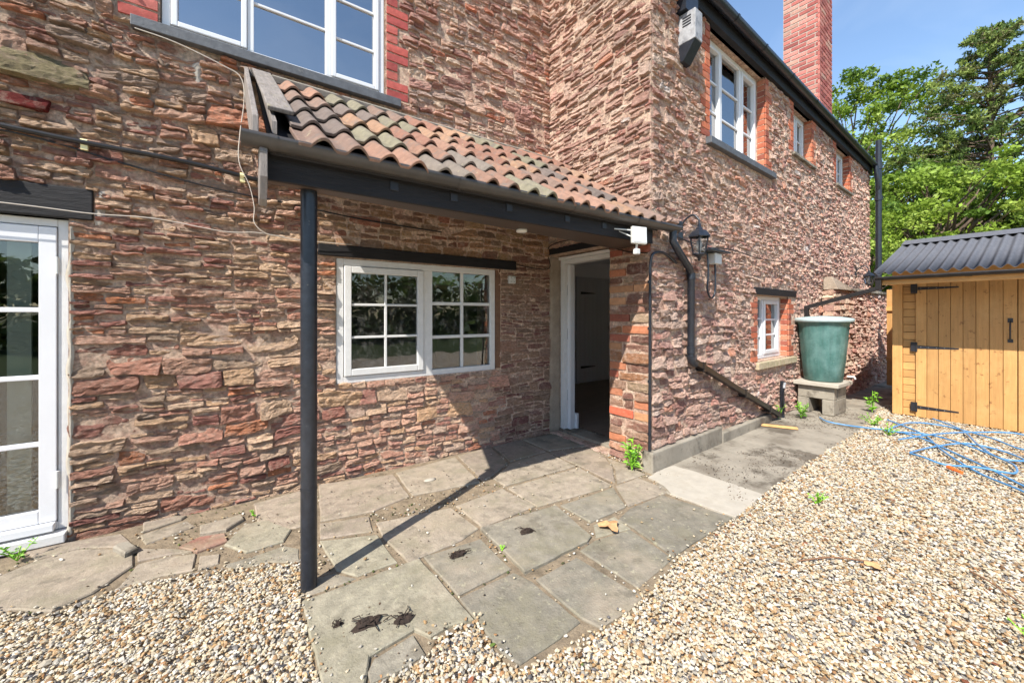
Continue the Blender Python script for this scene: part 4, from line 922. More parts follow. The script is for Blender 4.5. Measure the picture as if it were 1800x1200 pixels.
ss = thing('outdoor_socket', 'white wall box under a small black shelf with looped black cable', 'outdoor socket', tuple(FC.P(1.05, 1.9, 0)))
MB().fb(FC, .82, 1.24, 1.955, 1.975, .13, 0).build('shelf', M['black_iron'], ss, bevel=.003)
MB().fb(FC, .99, 1.13, 1.84, 1.95, .09, 0).build('box', M['wplastic'], ss, bevel=.008)
MB().tube(smooth_path([FC.P(.90, 1.95, .05), FC.P(.90, 1.75, .06), FC.P(.88, 1.58, .06), FC.P(.95, 1.50, .06), FC.P(1.03, 1.54, .06), FC.P(1.05, 1.7, .06), FC.P(1.06, 1.85, .05)], 6), .009, 8).build('cable', M['black_iron'], ss)
al = thing('vent_box', 'weathered grey louvred metal box high on the wing corner under the eaves', 'vent box', tuple(FC.P(.5, 3.9, 0)))
MB().fb(FC, .44, .57, 3.82, 4.09, .165, 0).build('case', M['metal_grey'], al, bevel=.005)
q = [FC.P(.44, 3.66, .05), FC.P(.57, 3.66, .05), FC.P(.57, 3.66, 0), FC.P(.44, 3.66, 0), FC.P(.44, 3.817, .162), FC.P(.57, 3.817, .162), FC.P(.57, 3.817, 0), FC.P(.44, 3.817, 0)]
MB().hexa(q).build('hood', M['black_iron'], al, bevel=.003)
FL = Fr(FC.P(.44, 0, 0), FC.N, -FC.U)
for k in range(4): MB().fb(FL, .045, .125, 3.965 + k * .025, 3.975 + k * .025, .004, 0).build('louvre', M['hinge'], al)
MB().fb(FC, .40, .62, 4.10, 4.3, .1, 0).build('bracket', M['black_iron'], al)
sw = thing('junction_box', 'small white junction box between the old window and the doorway', 'junction box', tuple(FA.P(2.41, 1.69, 0)))
MB().fb(FA, 2.365, 2.445, 1.655, 1.735, .045, 0).build('cover', M['wplastic'], sw, bevel=.006)
for du_, dz_ in ((-.02, .02), (.02, .02), (-.02, -.02), (.02, -.02)): MB().tube([FA.P(2.405 + du_, 1.695 + dz_, .044), FA.P(2.405 + du_, 1.695 + dz_, .049)], .005, 8).build('screw', M['metal_grey'], sw)
# cables and pipes on the front wall
bp = thing('wall_pipe', 'thick black pipe clipped across the wall above the glazed door', 'pipe', tuple(FA.P(-1, 2.36, 0)))
pp = smooth_path([FA.P(-1.9, 2.395, .05), FA.P(-1.4, 2.39, .05), FA.P(-1.0, 2.368, .05), FA.P(-.7, 2.352, .055), FA.P(-.3, 2.345, .05), FA.P(.02, 2.315, .05), FA.P(.16, 2.30, .05), FA.P(.3, 2.30, .03)], 4)
MB().tube(pp, .0155, 10).build('pipe', M['black_plastic'], bp)
MB().tube(smooth_path([FA.P(-1.9, 2.375, .04), FA.P(-1.0, 2.345, .04), FA.P(-.55, 2.27, .03), FA.P(-.1, 2.2, .03), FA.P(.3, 2.17, .03), FA.P(.9, 2.12, .03), FA.P(1.6, 2.1, .03)], 5), .006, 8).build('cable', M['black_plastic'], bp)
for u_, z_ in ((-.735, 2.355), (.045, 2.313)):
    MB().tube([FA.P(u_, z_, .05), FA.P(u_ + .03, z_, .05)], .0185, 10).fb(FA, u_, u_ + .03, z_ - .045, z_, .055, .02).build('clip', M['yellow'], bp)
def cable(label, pts, r, mt, n=6): 
    return tag(MB().tube(smooth_path(pts, 6), r, 6).build('cable', M[mt]), label, 'cable')
cable('thin white cable running along the lintel and past the post', [FA.P(-1.9, 1.96, 0.052), FA.P(-1.0, 1.945, 0.052), FA.P(-.69, 1.935, 0.052), FA.P(-.4, 1.945, 0.050), FA.P(-.05, 1.905, 0.052), FA.P(.15, 1.92, 0.052), FA.P(.35, 1.90, 0.052), FA.P(.55, 1.895, 0.057), FA.P(.8, 1.9, 0.052)], .0032, 'cablegrey')
cable('thin white cable dropping from the upstairs sill past the weathered barge board', [FA.P(-.5, 3.125, 0.052), FA.P(-.3, 3.11, 0.052), FA.P(-.05, 3.05, 0.052), FA.P(.05, 3.0, 0.057), FA.P(.07, 2.85, 0.057), FA.P(.045, 2.6, 0.057), FA.P(.04, 2.4, 0.072), FA.P(.10, 2.25, 0.062), FA.P(.13, 2.1, 0.057), FA.P(.13, 1.99, 0.057), FA.P(.2, 1.92, 0.057), FA.P(.32, 1.91, 0.052)], .0036, 'cablegrey')
cable('thin dark cable looping under the lintel towards the doorway', [FA.P(2.44, 1.86, 0.052), FA.P(2.6, 1.84, 0.052), FA.P(2.9, 1.85, 0.052), FB.P(.02, 2.09, .03), FB.P(.5, 2.1, .03), FB.P(1.1, 1.9, .03), FB.P(1.32, 1.86, .03)], .005, 'black_plastic')
cable('grey cable sagging along the wing wall above the low window', [FC.P(.2, 2.03, 0.070), FC.P(.8, 1.99, 0.070), FC.P(1.4, 2.02, 0.070), FC.P(2.2, 1.99, 0.070), FC.P(3.4, 2.02, 0.070), FC.P(4.8, 1.98, 0.070), FC.P(6.9, 2.05, 0.070)], .006, 'black_plastic')
for i, (u_, z_, r0) in enumerate(((-1.0, 3.22, .05), (-.33 - .06, 2.98, .03))):
    o = MB().tube(smooth_path([FA.P(u_, z_, .0), FA.P(u_ + .01, z_ - .01, .05), FA.P(u_ + .03, z_ - .05, .07), FA.P(u_ + .05, z_ - .02, .04)], 5), .010, 7).build('iron_hook', M['bark'])
    tag(o, ['rusty iron hook high in the wall at the top left corner', 'rusty iron ring below the left end of the upstairs sill'][i], 'hook')

# ------------------------------------------------------------------ water butt on its stand
bs_ = thing('block_stand', 'low stand of concrete blocks and a slab under the green water butt', 'stand', (6.65, 2.0, 0))
x0, x1, y0, y1 = 6.44, 6.92, 1.84, 2.25
MB().box(x0, x1, y0, y0 + .13, .0, .2).build('block', M['concrete'], bs_, bevel=.008)
MB().box(x0, x1, y1 - .13, y1, .0, .2).build('block', M['concrete'], bs_, bevel=.008)
MB().box(x0 + .01, x0 + .13, y0, y1, .203, .37).build('block', M['concrete'], bs_, bevel=.008)
MB().box(x0 + .15, x1, y0, y1, .203, .37).build('block', M['concrete'], bs_, bevel=.008)
MB().box(x0 - .05, x1 + .04, y0 - .06, y1 + .04, .373, .425).build('slab', M['cement'], bs_, bevel=.008)
wb = thing('water_butt', 'green plastic water butt with a faded grey lid', 'water butt', (6.68, 2.03, .425))
nn = 40; m = MB(); prof = [(.0, .0), (.20, .0), (.215, .015), (.24, .25), (.262, .5), (.28, .72), (.285, .78), (.30, .79), (.30, .815)]
vs_ = []; fs_ = []
for r_, z_ in prof:
    for k in range(nn):
        a = 2 * math.pi * k / nn; rr = r_ * (1 - (.038 if k % 5 == 0 and .01 < z_ < .75 else 0)); vs_.append((6.68 + rr * math.cos(a), 2.03 + rr * math.sin(a), .427 + z_))
for i in range(len(prof) - 1):
    for k in range(nn): k2 = (k + 1) % nn; fs_.append((i * nn + k, i * nn + k2, (i + 1) * nn + k2, (i + 1) * nn + k))
m.add(vs_, fs_, True); m.build('barrel', M['butt'], wb)
MB().lathe([(.0, .0), (.325, .0), (.335, .008), (.335, .04), (.32, .05), (.20, .07), (.0, .082)], (6.68, 2.03, 1.232), 40).build('lid', M['lid'], wb)
MB().tube([(6.76, 1.79, .50), (6.79, 1.72, .5), (6.79, 1.71, .47)], .012, 8).build('tap', M['wplastic'], wb)
# downpipe from the shed gutter to the butt
dv = thing('rainwater_pipe', 'slanting square black pipe leading from the shed gutter to the water butt', 'drainpipe', (6.6, 1.8, 1.5))
MB().bar((6.62, 1.44, 1.66), (6.58, 2.2, 1.43), .055, .05).build('pipe', M['black_plastic'], dv, bevel=.006)
MB().bar((6.62, 1.44, 1.64), (6.62, 1.44, 1.80), .06, .055, up=(0, 1, 0)).build('outlet', M['black_plastic'], dv, bevel=.006)
MB().bar((6.58, 2.19, 1.45), (6.585, 2.19, 1.29), .055, .05, up=(0, 1, 0)).build('shoe', M['black_plastic'], dv, bevel=.006)

# ------------------------------------------------------------------ timber shed
shed = thing('shed', 'honey coloured timber shed with plank doors and a dark corrugated roof', 'shed', (8, 0, 0))
YL = 1.45
MB().box(7.30, 7.36, YL - .1, YL, .0, 1.95).build('corner_post', M['timber'], shed, bevel=.006)
for k in range(18):
    z = .0 + k * .1; MB().box(7.325 + (.004 if k % 2 else 0), 7.35, YL - .235, YL - .102, z + .003, z + .098).build('board', M['timber_h'], shed, bevel=.004)
def shed_door(u0, n, w, hinge_left, lab):
    d = thing('tmp', 'x', 'x', (0, 0, 0)); C.objects.unlink(d); bpy.data.objects.remove(d)
    base = MB().box(7.325, 7.335, YL + .05 - u0 - n * w, YL + .05 - u0, .01, 1.74).build('door', M['timber'], shed, lab)
    for k in range(n):
        a = YL + .05 - u0 - k * w; MB().box(7.300, 7.323, a - w + .0018, a - .0018, .0 + rnd.uniform(0, .004), 1.745).build('plank', M['timber'], base, bevel=.0035)
    for z in (.13, .91, 1.67):
        y = YL + .05 - u0 if hinge_left else YL + .05 - u0 - n * w; sg = -1 if hinge_left else 1
        m = MB(); m.add([(7.296, y + sg * .02, z - .022), (7.296, y + sg * .38, z - .008), (7.296, y + sg * .38, z + .008), (7.296, y + sg * .02, z + .022), (7.2995, y + sg * .02, z - .022), (7.2995, y + sg * .38, z - .008), (7.2995, y + sg * .38, z + .008), (7.2995, y + sg * .02, z + .022)],
            [(0, 1, 2, 3), (3, 2, 1, 0), (0, 4, 5, 1), (1, 5, 6, 2), (2, 6, 7, 3)])
        m.box(7.293, 7.299, min(y - sg * .045, y + sg * .018), max(y - sg * .045, y + sg * .018), z - .06, z + .06); m.tube([(7.292, y + sg * .005, z - .062), (7.292, y + sg * .005, z + .062)], .007, 8)
        m.build('hinge', M['hinge'], base)
        for k in range(4): MB().tube([(7.297, y + sg * (.05 + .07 * k), z), (7.292, y + sg * (.05 + .07 * k), z)], .004, 6).build('bolt', M['metal_grey'], base)
    return base
d1 = shed_door(.275, 8, .1032, True, 'left plank door of the shed')
d2 = shed_door(1.105, 8, .1032, False, 'right plank door of the shed')
yh = YL + .05 - .275 - .8256 + .05
MB().tube([(7.298, yh, 1.04), (7.27, yh, 1.05), (7.265, yh, 1.15), (7.27, yh, 1.25), (7.298, yh, 1.26)], .007, 8).box(7.292, 7.299, yh - .02, yh + .02, 1.24, 1.29).box(7.292, 7.299, yh - .02, yh + .02, 1.01, 1.05).build('handle', M['hinge'], d1)
MB().box(7.30, 7.36, -1.6, YL - 1.94, .0, 1.95).build('front_boarding', M['timber'], shed)
MB().box(7.305, 7.35, -1.6, YL - .1, 1.75, 2.02).build('head_rail', M['timber_h'], shed, bevel=.004)
for k in range(19): MB().box(7.36, 9.5, YL - .02, YL - .002 + (.003 if k % 2 else 0), k * .1 + .003, k * .1 + .098).build('board', M['timber_h'], shed)
MB().box(7.37, 9.5, -1.6, YL - .03, .02, .05).box(9.45, 9.5, -1.6, YL - .03, .05, 1.9).box(7.37, 9.45, -1.6, -1.55, .05, 1.9).build('shed_body', M['timber'], shed)
MB().box(6.66, 6.70, -1.7, YL - .0, 1.70, 1.77).build('fascia', M['timber_h'], shed, bevel=.004)
MB().box(6.70, 7.30, YL - .06, YL - .01, 1.72, 1.79).build('bracket', M['timber_h'], shed, bevel=.004)
FSg = Fr((6.66, YL + .02, 0), (0, -1, 0), (-1, 0, 0))
sg_ = gutter(FSg, 0, 3.2, 1.80, .045, .045, 'black_plastic', shed, 8)
for u_ in (.75, 1.6): gutter(FSg, u_, u_ + .05, 1.80, .045, .05, 'black_plastic', sg_, 8, 'gutter_bracket', ends=False)
def corr(x0, z0, x1, z1, name, yy0, yy1, cap=False, pitch=.096, h=.019):
    n = int((yy0 - yy1) / pitch * 8); V = []; F_ = []; m_ = n + 1
    for lay in (0, 1):
        for x, z in ((x0, z0), ((x0 + x1) / 2, (z0 + z1) / 2), (x1, z1)):
            for i in range(m_):
                y = yy0 + (yy1 - yy0) * i / n; V.append((x, y, z + h * math.cos(2 * math.pi * (yy0 - y) / pitch) - lay * .005))
    for k in range(2):
        for i in range(n):
            a = k * m_ + i; F_.append((a, a + 1, a + m_ + 1, a + m_)[::-1]); b = 3 * m_ + a; F_.append((b + 1, b, b + m_, b + m_ + 1)[::-1])
    for i in range(n): F_.append((i, i + 1, 3 * m_ + i + 1, 3 * m_ + i)[::-1])
    me = np_mesh(name, V, F_, None, M['onduline'], True); return finish(name, me, shed)
corr(6.60, 1.845, 8.22, 2.40, 'roof_sheet', YL + .03, -1.7); corr(8.22, 2.40, 9.7, 1.88, 'roof_sheet', YL + .03, -1.7)
m = MB(); a_ = (7.98, 2.345); b_ = (8.22, 2.435); c_ = (8.5, 2.345)
m.add([(x, y, z) for x, z in (a_, b_, c_) for y in (YL + .04, -1.7)], [(0, 2, 3, 1), (2, 4, 5, 3)]); m.build('ridge_cap', M['onduline'], shed)
m = MB(); m.add([(7.3, YL - .012, 1.9), (9.5, YL - .012, 1.9), (8.25, YL - .012, 2.37), (7.3, YL - .012, 2.04)], [(0, 1, 2, 3), (3, 2, 1, 0)]); m.build('gable', M['timber_h'], shed)
gt_ = thing('timber_gate', 'narrow honey coloured timber gate between the shed and the garden wall', 'gate', (9.7, 1.7, 0))
for k in range(6): MB().box(9.70, 9.72, 2.0 - (k + 1) * .095 + .003, 2.0 - k * .095, .06, 1.78).build('plank', M['timber'], gt_, bevel=.003)
for z in (.5, 1.4): MB().box(9.66, 9.699, 1.43, 2.0, z, z + .07).build('rail', M['timber_h'], gt_)

# ------------------------------------------------------------------ trees
def leaves_mesh(name, cen, per, rad, size, cols, mt, seed=1, flat=.6, stretch=(1, 1, 1), asp=.5):
    r = np.random.RandomState(seed); cen = np.array(cen, float); n = len(cen) * per
    c = np.repeat(cen[:, :3], per, 0); rr = np.repeat(cen[:, 3] if cen.shape[1] > 3 else np.full(len(cen), rad), per)
    d = r.normal(size=(n, 3)); d /= np.linalg.norm(d, axis=1)[:, None]; d *= (r.rand(n) ** .5)[:, None] * rr[:, None]
    p = c + d * np.array(stretch)
    a = r.normal(size=(n, 3)); a[:, 2] *= flat; a /= np.linalg.norm(a, axis=1)[:, None]
    b = r.normal(size=(n, 3)); b -= a * (a * b).sum(1)[:, None]; b /= np.linalg.norm(b, axis=1)[:, None]
    s = size * r.uniform(.6, 1.3, n)[:, None]
    V = np.stack([p - a * s, p + b * s * asp, p + a * s, p - b * s * asp], 1).reshape(-1, 3); F_ = np.arange(n * 4).reshape(-1, 4)
    cc = np.array([lin(x) for x in cols]); ci = np.repeat(r.randint(0, len(cols), len(cen)), per); col = cc[ci] * r.uniform(.7, 1.25, n)[:, None]
    return np_mesh(name, V, F_, np.repeat(col, 4, 0), M[mt])
def limb(m, a, b, r0, r1, k=4, wob=.06, rr=rnd):
    a = Vector(a); b = Vector(b); L_ = (b - a).length; P = []
    for i in range(k + 1):
        t = i / k; P.append(a.lerp(b, t) + (Vector((rr.uniform(-1, 1), rr.uniform(-1, 1), rr.uniform(-.5, .5))) * wob * L_ * (1 if 0 < i < k else 0)))
    m.tube(P, [r0 + (r1 - r0) * i / k for i in range(k + 1)], 6); return P
def broadleaf(name, label, base, h, rad, z_lo, cols, nclump, per, seed, size=.11, crad=.5, cat='tree'):
    rr = random.Random(seed); t = thing(name, label, cat, base, 'trees beyond the shed'); B = Vector(base); m = MB()
    limb(m, B, B + Vector((0, 0, h * .62)), .22, .1, 5, .02, rr); cl = []
    for i in range(nclump):
        th = rr.uniform(0, 2 * math.pi); zf = rr.random(); z = z_lo + (h - z_lo) * zf
        prof = math.sin(math.pi * min(1, .12 + .86 * (1 - zf) ** .8)) ** .6
        r_ = rad * prof * (rr.random() ** .45) * (1 + .22 * math.sin(3 * th + seed))
        e = B + Vector((r_ * math.cos(th), r_ * math.sin(th), z))
        cl.append((e.x, e.y, e.z, crad * rr.uniform(.6, 1.3)))
        if i % 3 == 0: limb(m, B + Vector((0, 0, max(.8, min(h * .6, z * .6)))), e, .06, .012, 3, .07, rr)
    m.build('trunk', M['bark'], t); o = finish('crown', leaves_mesh('crown', cl, per, crad, size, cols, 'leaf', seed, .7, (1, 1, .55)), t); return t
def conifer(name, label, base, h, rad, z_lo, cols, seed, density=1.0, size=.1, top_thin=True):
    rr = random.Random(seed); t = thing(name, label, 'tree', base, 'trees beyond the shed'); B = Vector(base); m = MB(); cl = []
    limb(m, B, B + Vector((.1, 0, h)), .19, .02, 8, .006, rr)
    z = z_lo
    while z < h - .15:
        f = (z - z_lo) / (h - z_lo); L0 = rad * (1 - f) ** .75 * (1 + .1 * math.sin(z * 5)) + .2
        for k in range(int(6 * density) + 1):
            th = rr.uniform(0, 2 * math.pi); L_ = L0 * rr.uniform(.55, 1.12)
            e = B + Vector((L_ * math.cos(th), L_ * math.sin(th), z + L_ * rr.uniform(.05, .45)))
            P = limb(m, B + Vector((0, 0, z)), e, .03, .006, 3, .05, rr)
            s0 = rr.uniform(.4, .6) if f > .45 else .25
            for q in range(int(5 + L_ * 4)):
                tt = s0 + (1.06 - s0) * rr.random(); p = (B + Vector((0, 0, z))).lerp(e, tt)
                
                if f < .3 or rr.random() < .55 or tt > .88: cl.append((p.x + rr.uniform(-.14, .14), p.y + rr.uniform(-.14, .14), p.z + rr.uniform(-.1, .14), rr.uniform(.1, .26) * (1 if f < .4 else .8)))
        z += rr.uniform(.16, .3)
    m.build('trunk', M['bark'], t); finish('crown', leaves_mesh('crown', cl, 26, .2, size, cols, 'leaf', seed, 1.2, (1, 1, .8), .3), t); return t
GR_L = [(136, 160, 60), (116, 142, 50), (152, 172, 74), (92, 120, 44), (128, 152, 52)]
GR_D = [(104, 124, 60), (122, 142, 68), (84, 104, 54), (136, 150, 76), (112, 112, 70)]
GR_M = [(108, 134, 56), (90, 116, 50), (126, 148, 68), (76, 100, 46)]
broadleaf('maple_tree', 'light green broadleaf tree rising behind the far end of the wing', (22.6, 6.0, 0), 11.2, 3.9, 2.5, GR_L, 330, 110, 5, .085, .46)
conifer('conifer_tree', 'tall thin topped conifer with bare trunk showing, right of the chimney', (21.0, 1.7, 0), 11.1, 3.3, 2.4, GR_D, 7, 1.05, .075)
broadleaf('shrub_tree', 'dense bright green bush in front of the conifer, behind the shed roof', (17.5, 2.6, 0), 5.6, 2.9, .6, GR_L, 380, 110, 9, .065, .38)
conifer('conifer_tree', 'darker cut off conifer at the right edge of the picture', (20.0, -1.6, 0), 9.2, 2.2, 1.5, GR_D, 12, 1.2, .12)
broadleaf('shrub_tree', 'mid green bushy tree between the soil pipe and the shed roof', (20.5, 4.6, 0), 6.8, 2.7, .6, GR_M, 330, 110, 19, .07, .4)
broadleaf('shrub_tree', 'yellowish green bush behind the right end of the shed roof', (17.0, -1.2, 0), 5.6, 2.8, .4, GR_M, 300, 110, 23, .065, .38)
broadleaf('shrub_tree', 'lime green low bush just beyond the garden wall', (14.6, 3.6, 0), 4.2, 1.8, .2, GR_L, 180, 100, 29, .055, .3)
r_ = np.random.RandomState(3); cl = []
for i in range(700): cl.append((26 + r_.uniform(-1, 1), -14 + 26 * r_.rand(), r_.uniform(0, 5.5), r_.uniform(.5, 1)))
for i in range(1000): cl.append((-16 + 44 * r_.rand(), -15 + r_.uniform(-1, 1), r_.uniform(0, 3.2), r_.uniform(.5, 1)))
for i in range(450): cl.append((-14 + r_.uniform(-1, 1), -15 + 22 * r_.rand(), r_.uniform(0, 3.2), r_.uniform(.5, 1)))
o = finish('treeline', leaves_mesh('treeline', cl, 22, .8, .2, GR_D + GR_M, 'leaf', 33)); o['kind'] = 'stuff'
g = MB(); g.add([(-60, -60, -.045), (60, -60, -.045), (60, -5.2, -.045), (-60, -5.2, -.045)], [(0, 1, 2, 3)]); 
lawn_m = mat('lawn_grass', lin((70, 86, 44)), .95, noise=(30, .3), bump=(90, .02)); structure(g.build('lawn', lawn_m))

# ------------------------------------------------------------------ small plants
def plant(name, label, base, h, n, cols, seed, lw=.012, spread=.5, cat='weed', group=None):
    rr = random.Random(seed); t = thing(name, label, cat, base, group); B = Vector(base); m = MB(); lf_ = MB(); L2 = MB()
    for i in range(max(3, n // 5)):
        th = rr.uniform(0, 6.28); tip = B + Vector((math.cos(th) * h * spread * rr.uniform(.2, .8), math.sin(th) * h * spread * rr.uniform(.2, .8), h * rr.uniform(.6, 1)))
        mid = B.lerp(tip, .5) + Vector((0, 0, h * .08)); P = smooth_path([B, mid, tip], 4); m.tube(P, .0025, 5)
        for k in range(7):
            p = P[min(len(P) - 1, 1 + k)]; a = rr.uniform(0, 6.28); ll = h * rr.uniform(.2, .36) * (1 - .05 * k)
            d = Vector((math.cos(a), math.sin(a), rr.uniform(.1, .8))).normalized(); s = d.cross(Vector((0, 0, 1))).normalized() * lw * rr.uniform(.7, 1.3)
            q1 = p + d * ll * .5 + Vector((0, 0, .004)); q2 = p + d * ll + Vector((0, 0, -ll * .25))
            (lf_ if rr.random() < .6 else L2).add([p, q1 - s, q2, q1 + s], [(0, 1, 2), (0, 2, 3)])
    m.build('stem', M['leaf_l'], t); lf_.build('leaves', M['leaf_l'], t, kind=None); L2.build('leaves', M['leaf_d'], t)
    return t
for k_, c_ in (('leaf_l', (132, 186, 48)), ('leaf_d', (96, 146, 44)), ('leaf_y', (168, 160, 70))):
    M[k_] = mat(k_, lin(c_), .5, noise=(30, .2))
GW = 'self-sown weeds along the foot of the wing'
plant('weed', 'tall bright green weed at the foot of the pier beside the conduit', (2.80, 2.2, 0), .30, 40, None, 1, .012, .42)
plant('weed', 'leafy weed clump in front of the standpipe', (5.98, 2.05, 0), .24, 40, None, 2, .014, .6)
plant('weed', 'small weed behind the foot of the slanting channel', (5.75, 2.22, 0), .2, 22, None, 3, .012, .6)
plant('weed', 'leafy weed at the left corner of the shed', (7.15, 1.62, 0), .3, 34, None, 4, .015, .45)
plant('weed', 'flat spreading weed where the path meets the gravel', (6.3, 1.42, 0), .14, 40, None, 5, .012, 1.4)
plant('weed', 'low weed straggling between the path and the hose', (5.9, 1.2, 0), .12, 34, None, 6, .012, 1.6)
plant('weed', 'small sprig growing up through the gravel beyond the pale cement', (3.37, 1.06, 0), .09, 30, None, 7, .008, 1.1)
plant('weed', 'tiny seedling in the joint beside the big centre flagstone', (1.245, 1.87, 0), .03, 10, None, 8, .006, 1)
plant('weed', 'tiny green tuft at the wall foot left of the post', (.12, 3.12, 0), .05, 14, None, 9, .006, 1.2)
plant('weed', 'wispy plant by the glazed door sill', (-.95, 3.3, 0), .12, 26, None, 10, .007, 1.3)
plant('weed', 'grass blades at the right edge of the gravel', (2.52, .06, 0), .14, 24, None, 13, .005, 1.2)
plant('weed', 'thin grass blade near the bottom right corner', (1.62, .12, 0), .12, 8, None, 14, .005, .5)

# ------------------------------------------------------------------ hose, debris
HOSE = [[(6.142, 1.901), (5.934, 1.757), (5.976, 1.576), (5.985, 1.372), (6.108, 1.204), (5.94, 0.951), (5.604, 0.669), (5.232, 0.431), (4.966, 0.241), (4.798, 0.108)], [(7.237, 1.416), (6.978, 1.117), (7.065, 0.753), (6.695, 0.398), (6.22, 0.235)], [(6.632, 1.36), (6.221, 0.996), (5.515, 0.731), (5.062, 0.477), (4.748, 0.23), (4.522, 0.101)], [(6.029, 1.26), (6.651, 1.161), (6.846, 0.907), (6.529, 0.537), (6.292, 0.339), (6.264, 0.204)], [(5.209, 0.909), (5.656, 0.826), (6.034, 0.643), (6.0, 0.39), (5.586, 0.182)], [(5.209, 0.909), (5.113, 0.8), (5.064, 0.671), (5.154, 0.486), (5.238, 0.311), (5.448, 0.309), (5.68, 0.402), (5.932, 0.632), (6.185, 0.946), (5.913, 1.212)], [(5.913, 1.212), (5.544, 1.009), (5.258, 0.732), (5.129, 0.579), (5.217, 0.369), (5.354, 0.175)], [(7.093, 1.036), (6.739, 0.761), (6.024, 0.568), (5.68, 0.402), (5.754, 0.218)], [(5.668, 1.074), (6.228, 0.867), (6.734, 0.635), (6.93, 0.374), (6.669, 0.218)]]
hs = thing('garden_hose', 'long blue garden hose lying in a tangle on the gravel by the shed', 'garden hose', (6, .8, 0))
for i, L_ in enumerate(HOSE[:1] + HOSE[2:6] + HOSE[7:]):
    P = [(x, y, .018 + .012 * ((k + i) % 2) + .003 * i) for k, (x, y) in enumerate(L_)]
    MB().tube(smooth_path(P, 7), .0085, 8).build('hose', M['hose'], hs)
x, y = 4.93, .62
MB().tube([(4.99, .64, .035), (4.95, .60, .035)], .016, 10).tube([(4.94, .595, .035), (4.90, .55, .035)], .013, 10).build('connector', M['orange'], hs, 'orange hose connector')
tag(MB().box(-.21, .21, -.035, .035, .004, .02).build('wood_offcut', M['offcut'], bevel=.002), 'thin sawn wood offcut lying on the concrete path', 'wood offcut')
wo = bpy.data.objects['wood_offcut']; wo.location = (5.27, 2.06, 0); wo.rotation_euler = (0, 0, R(-62))
def clump(label, c, s, seed, cat='debris'):
    rr = random.Random(seed); t = thing('debris_clump', label, cat, (c[0], c[1], 0), 'dark clumps of moss on the flagstones'); m = MB(); N_ = 10
    vs_ = []; 
    for i in range(6):
        for k in range(N_):
            a = 2 * math.pi * k / N_; ph = i / 5 * math.pi / 2; r_ = s * math.cos(ph) * (1 + .45 * rr.uniform(-1, 1)); vs_.append((c[0] + r_ * math.cos(a) * 1.4, c[1] + r_ * math.sin(a) * .8, .004 + s * .5 * math.sin(ph) * (1 + .4 * rr.uniform(-1, 1))))
    m.add(vs_, [(i * N_ + k, i * N_ + (k + 1) % N_, (i + 1) * N_ + (k + 1) % N_, (i + 1) * N_ + k) for i in range(5) for k in range(N_)])
    for i in range(26):
        a = rr.uniform(0, 6.28); q = s * rr.uniform(.9, 2.4); p = (c[0] + q * math.cos(a) * 1.3, c[1] + q * math.sin(a) * .8); e = s * rr.uniform(.05, .16)
        m.add([(p[0] - e, p[1], .003), (p[0] + e * .5, p[1] - e, .003), (p[0] + e * .6, p[1] + e, .003), (p[0], p[1], .004 + e)], [(0, 1, 3), (1, 2, 3), (2, 0, 3)])
    m.build('moss', M['dark'], t); m2 = MB()
    for i in range(9):
        a = rr.uniform(0, 6.28); L_ = s * rr.uniform(.8, 2); p = Vector((c[0] + rr.uniform(-s, s), c[1] + rr.uniform(-s, s) * .6, .012))
        m2.tube([p, p + Vector((math.cos(a) * L_ * .5, math.sin(a) * L_ * .5, .012)), p + Vector((math.cos(a + .4) * L_, math.sin(a + .4) * L_, 0))], .0022, 5)
    m2.build('twigs', M['dark'], t)
clump('larger dark moss clump on the big near flagstone', (.473, 1.755), .038, 1)
clump('round dark moss clump right of the larger one on the near flagstone', (.61, 1.69), .03, 2)
clump('tiny dark crumb left of the moss clumps on the near flagstone', (.37, 1.82), .014, 6)
clump('dark moss clump on the small grey flagstone', (1.026, 1.975), .028, 3)
clump('straggly twiggy clump on the large centre flagstone', (1.47, 1.94), .034, 4)
def dry_leaf(label, c, s, seed, rot):
    rr = random.Random(seed); V = []; F_ = []; n = 14
    for k in range(n):
        a = 2 * math.pi * k / n; r_ = s * (1 + .35 * math.sin(a * 3 + seed)) * rr.uniform(.85, 1.1); V.append((c[0] + r_ * math.cos(a + rot), c[1] + r_ * math.sin(a + rot), .012 + s * .35 * abs(math.sin(a * 1.5)) * rr.uniform(.4, 1)))
    V.append((c[0], c[1], .03)); F_ = [(k, (k + 1) % n, n) for k in range(n)]
    m = MB(); m.add(V, F_); return tag(m.build('dry_leaf', M['drysoft']), label, 'leaf')
dry_leaf('crumpled tan leaf on the patio joint', (1.93, 1.68), .06, 2, .4)
dry_leaf('small curled brown leaf at the end of a twig on the gravel', (2.76, .62), .035, 3, .4)
pb = MB().lathe([(0, .0), (.05, .0), (.052, .006), (.03, .012), (0, .014)], (0, 0, 0), 9).build('pale_stone', M['cement']); pb.location = (1.30, 3.0, .0); pb.scale = (1, .6, 1); tag(pb, 'flat pale stone lying near the wall below the old window', 'stone')
for i, (a, b, lb) in enumerate([((2.48, .86), (2.8, .62), 'thin brown twig on the gravel with a leaf at its end'), ((.63, 1.2), (.95, 1.02), 'reddish bent twig in the gravel below the flagstones'), ((3.1, .32), (2.95, .15), 'short brown twig near the right edge of the gravel')]):
    a = Vector((*a, .016)); b = Vector((*b, .014)); mid = a.lerp(b, .5) + Vector((.02, .02, .006)); tag(MB().tube(smooth_path([a, mid, b], 5), .004, 5).build('twig', M['twig']), lb, 'twig')
ls = MB(); ls.poly([(-.03, -.075), (.03, -.07), (.035, .06), (0, .085), (-.03, .07)], 0, .03, .008); o = ls.build('loose_stone', M['concrete']); o.location = (-.49, 3.08, 0); o.rotation_euler = (0, 0, .5); tag(o, 'loose wedge of stone on the paving right of the glazed door', 'stone')

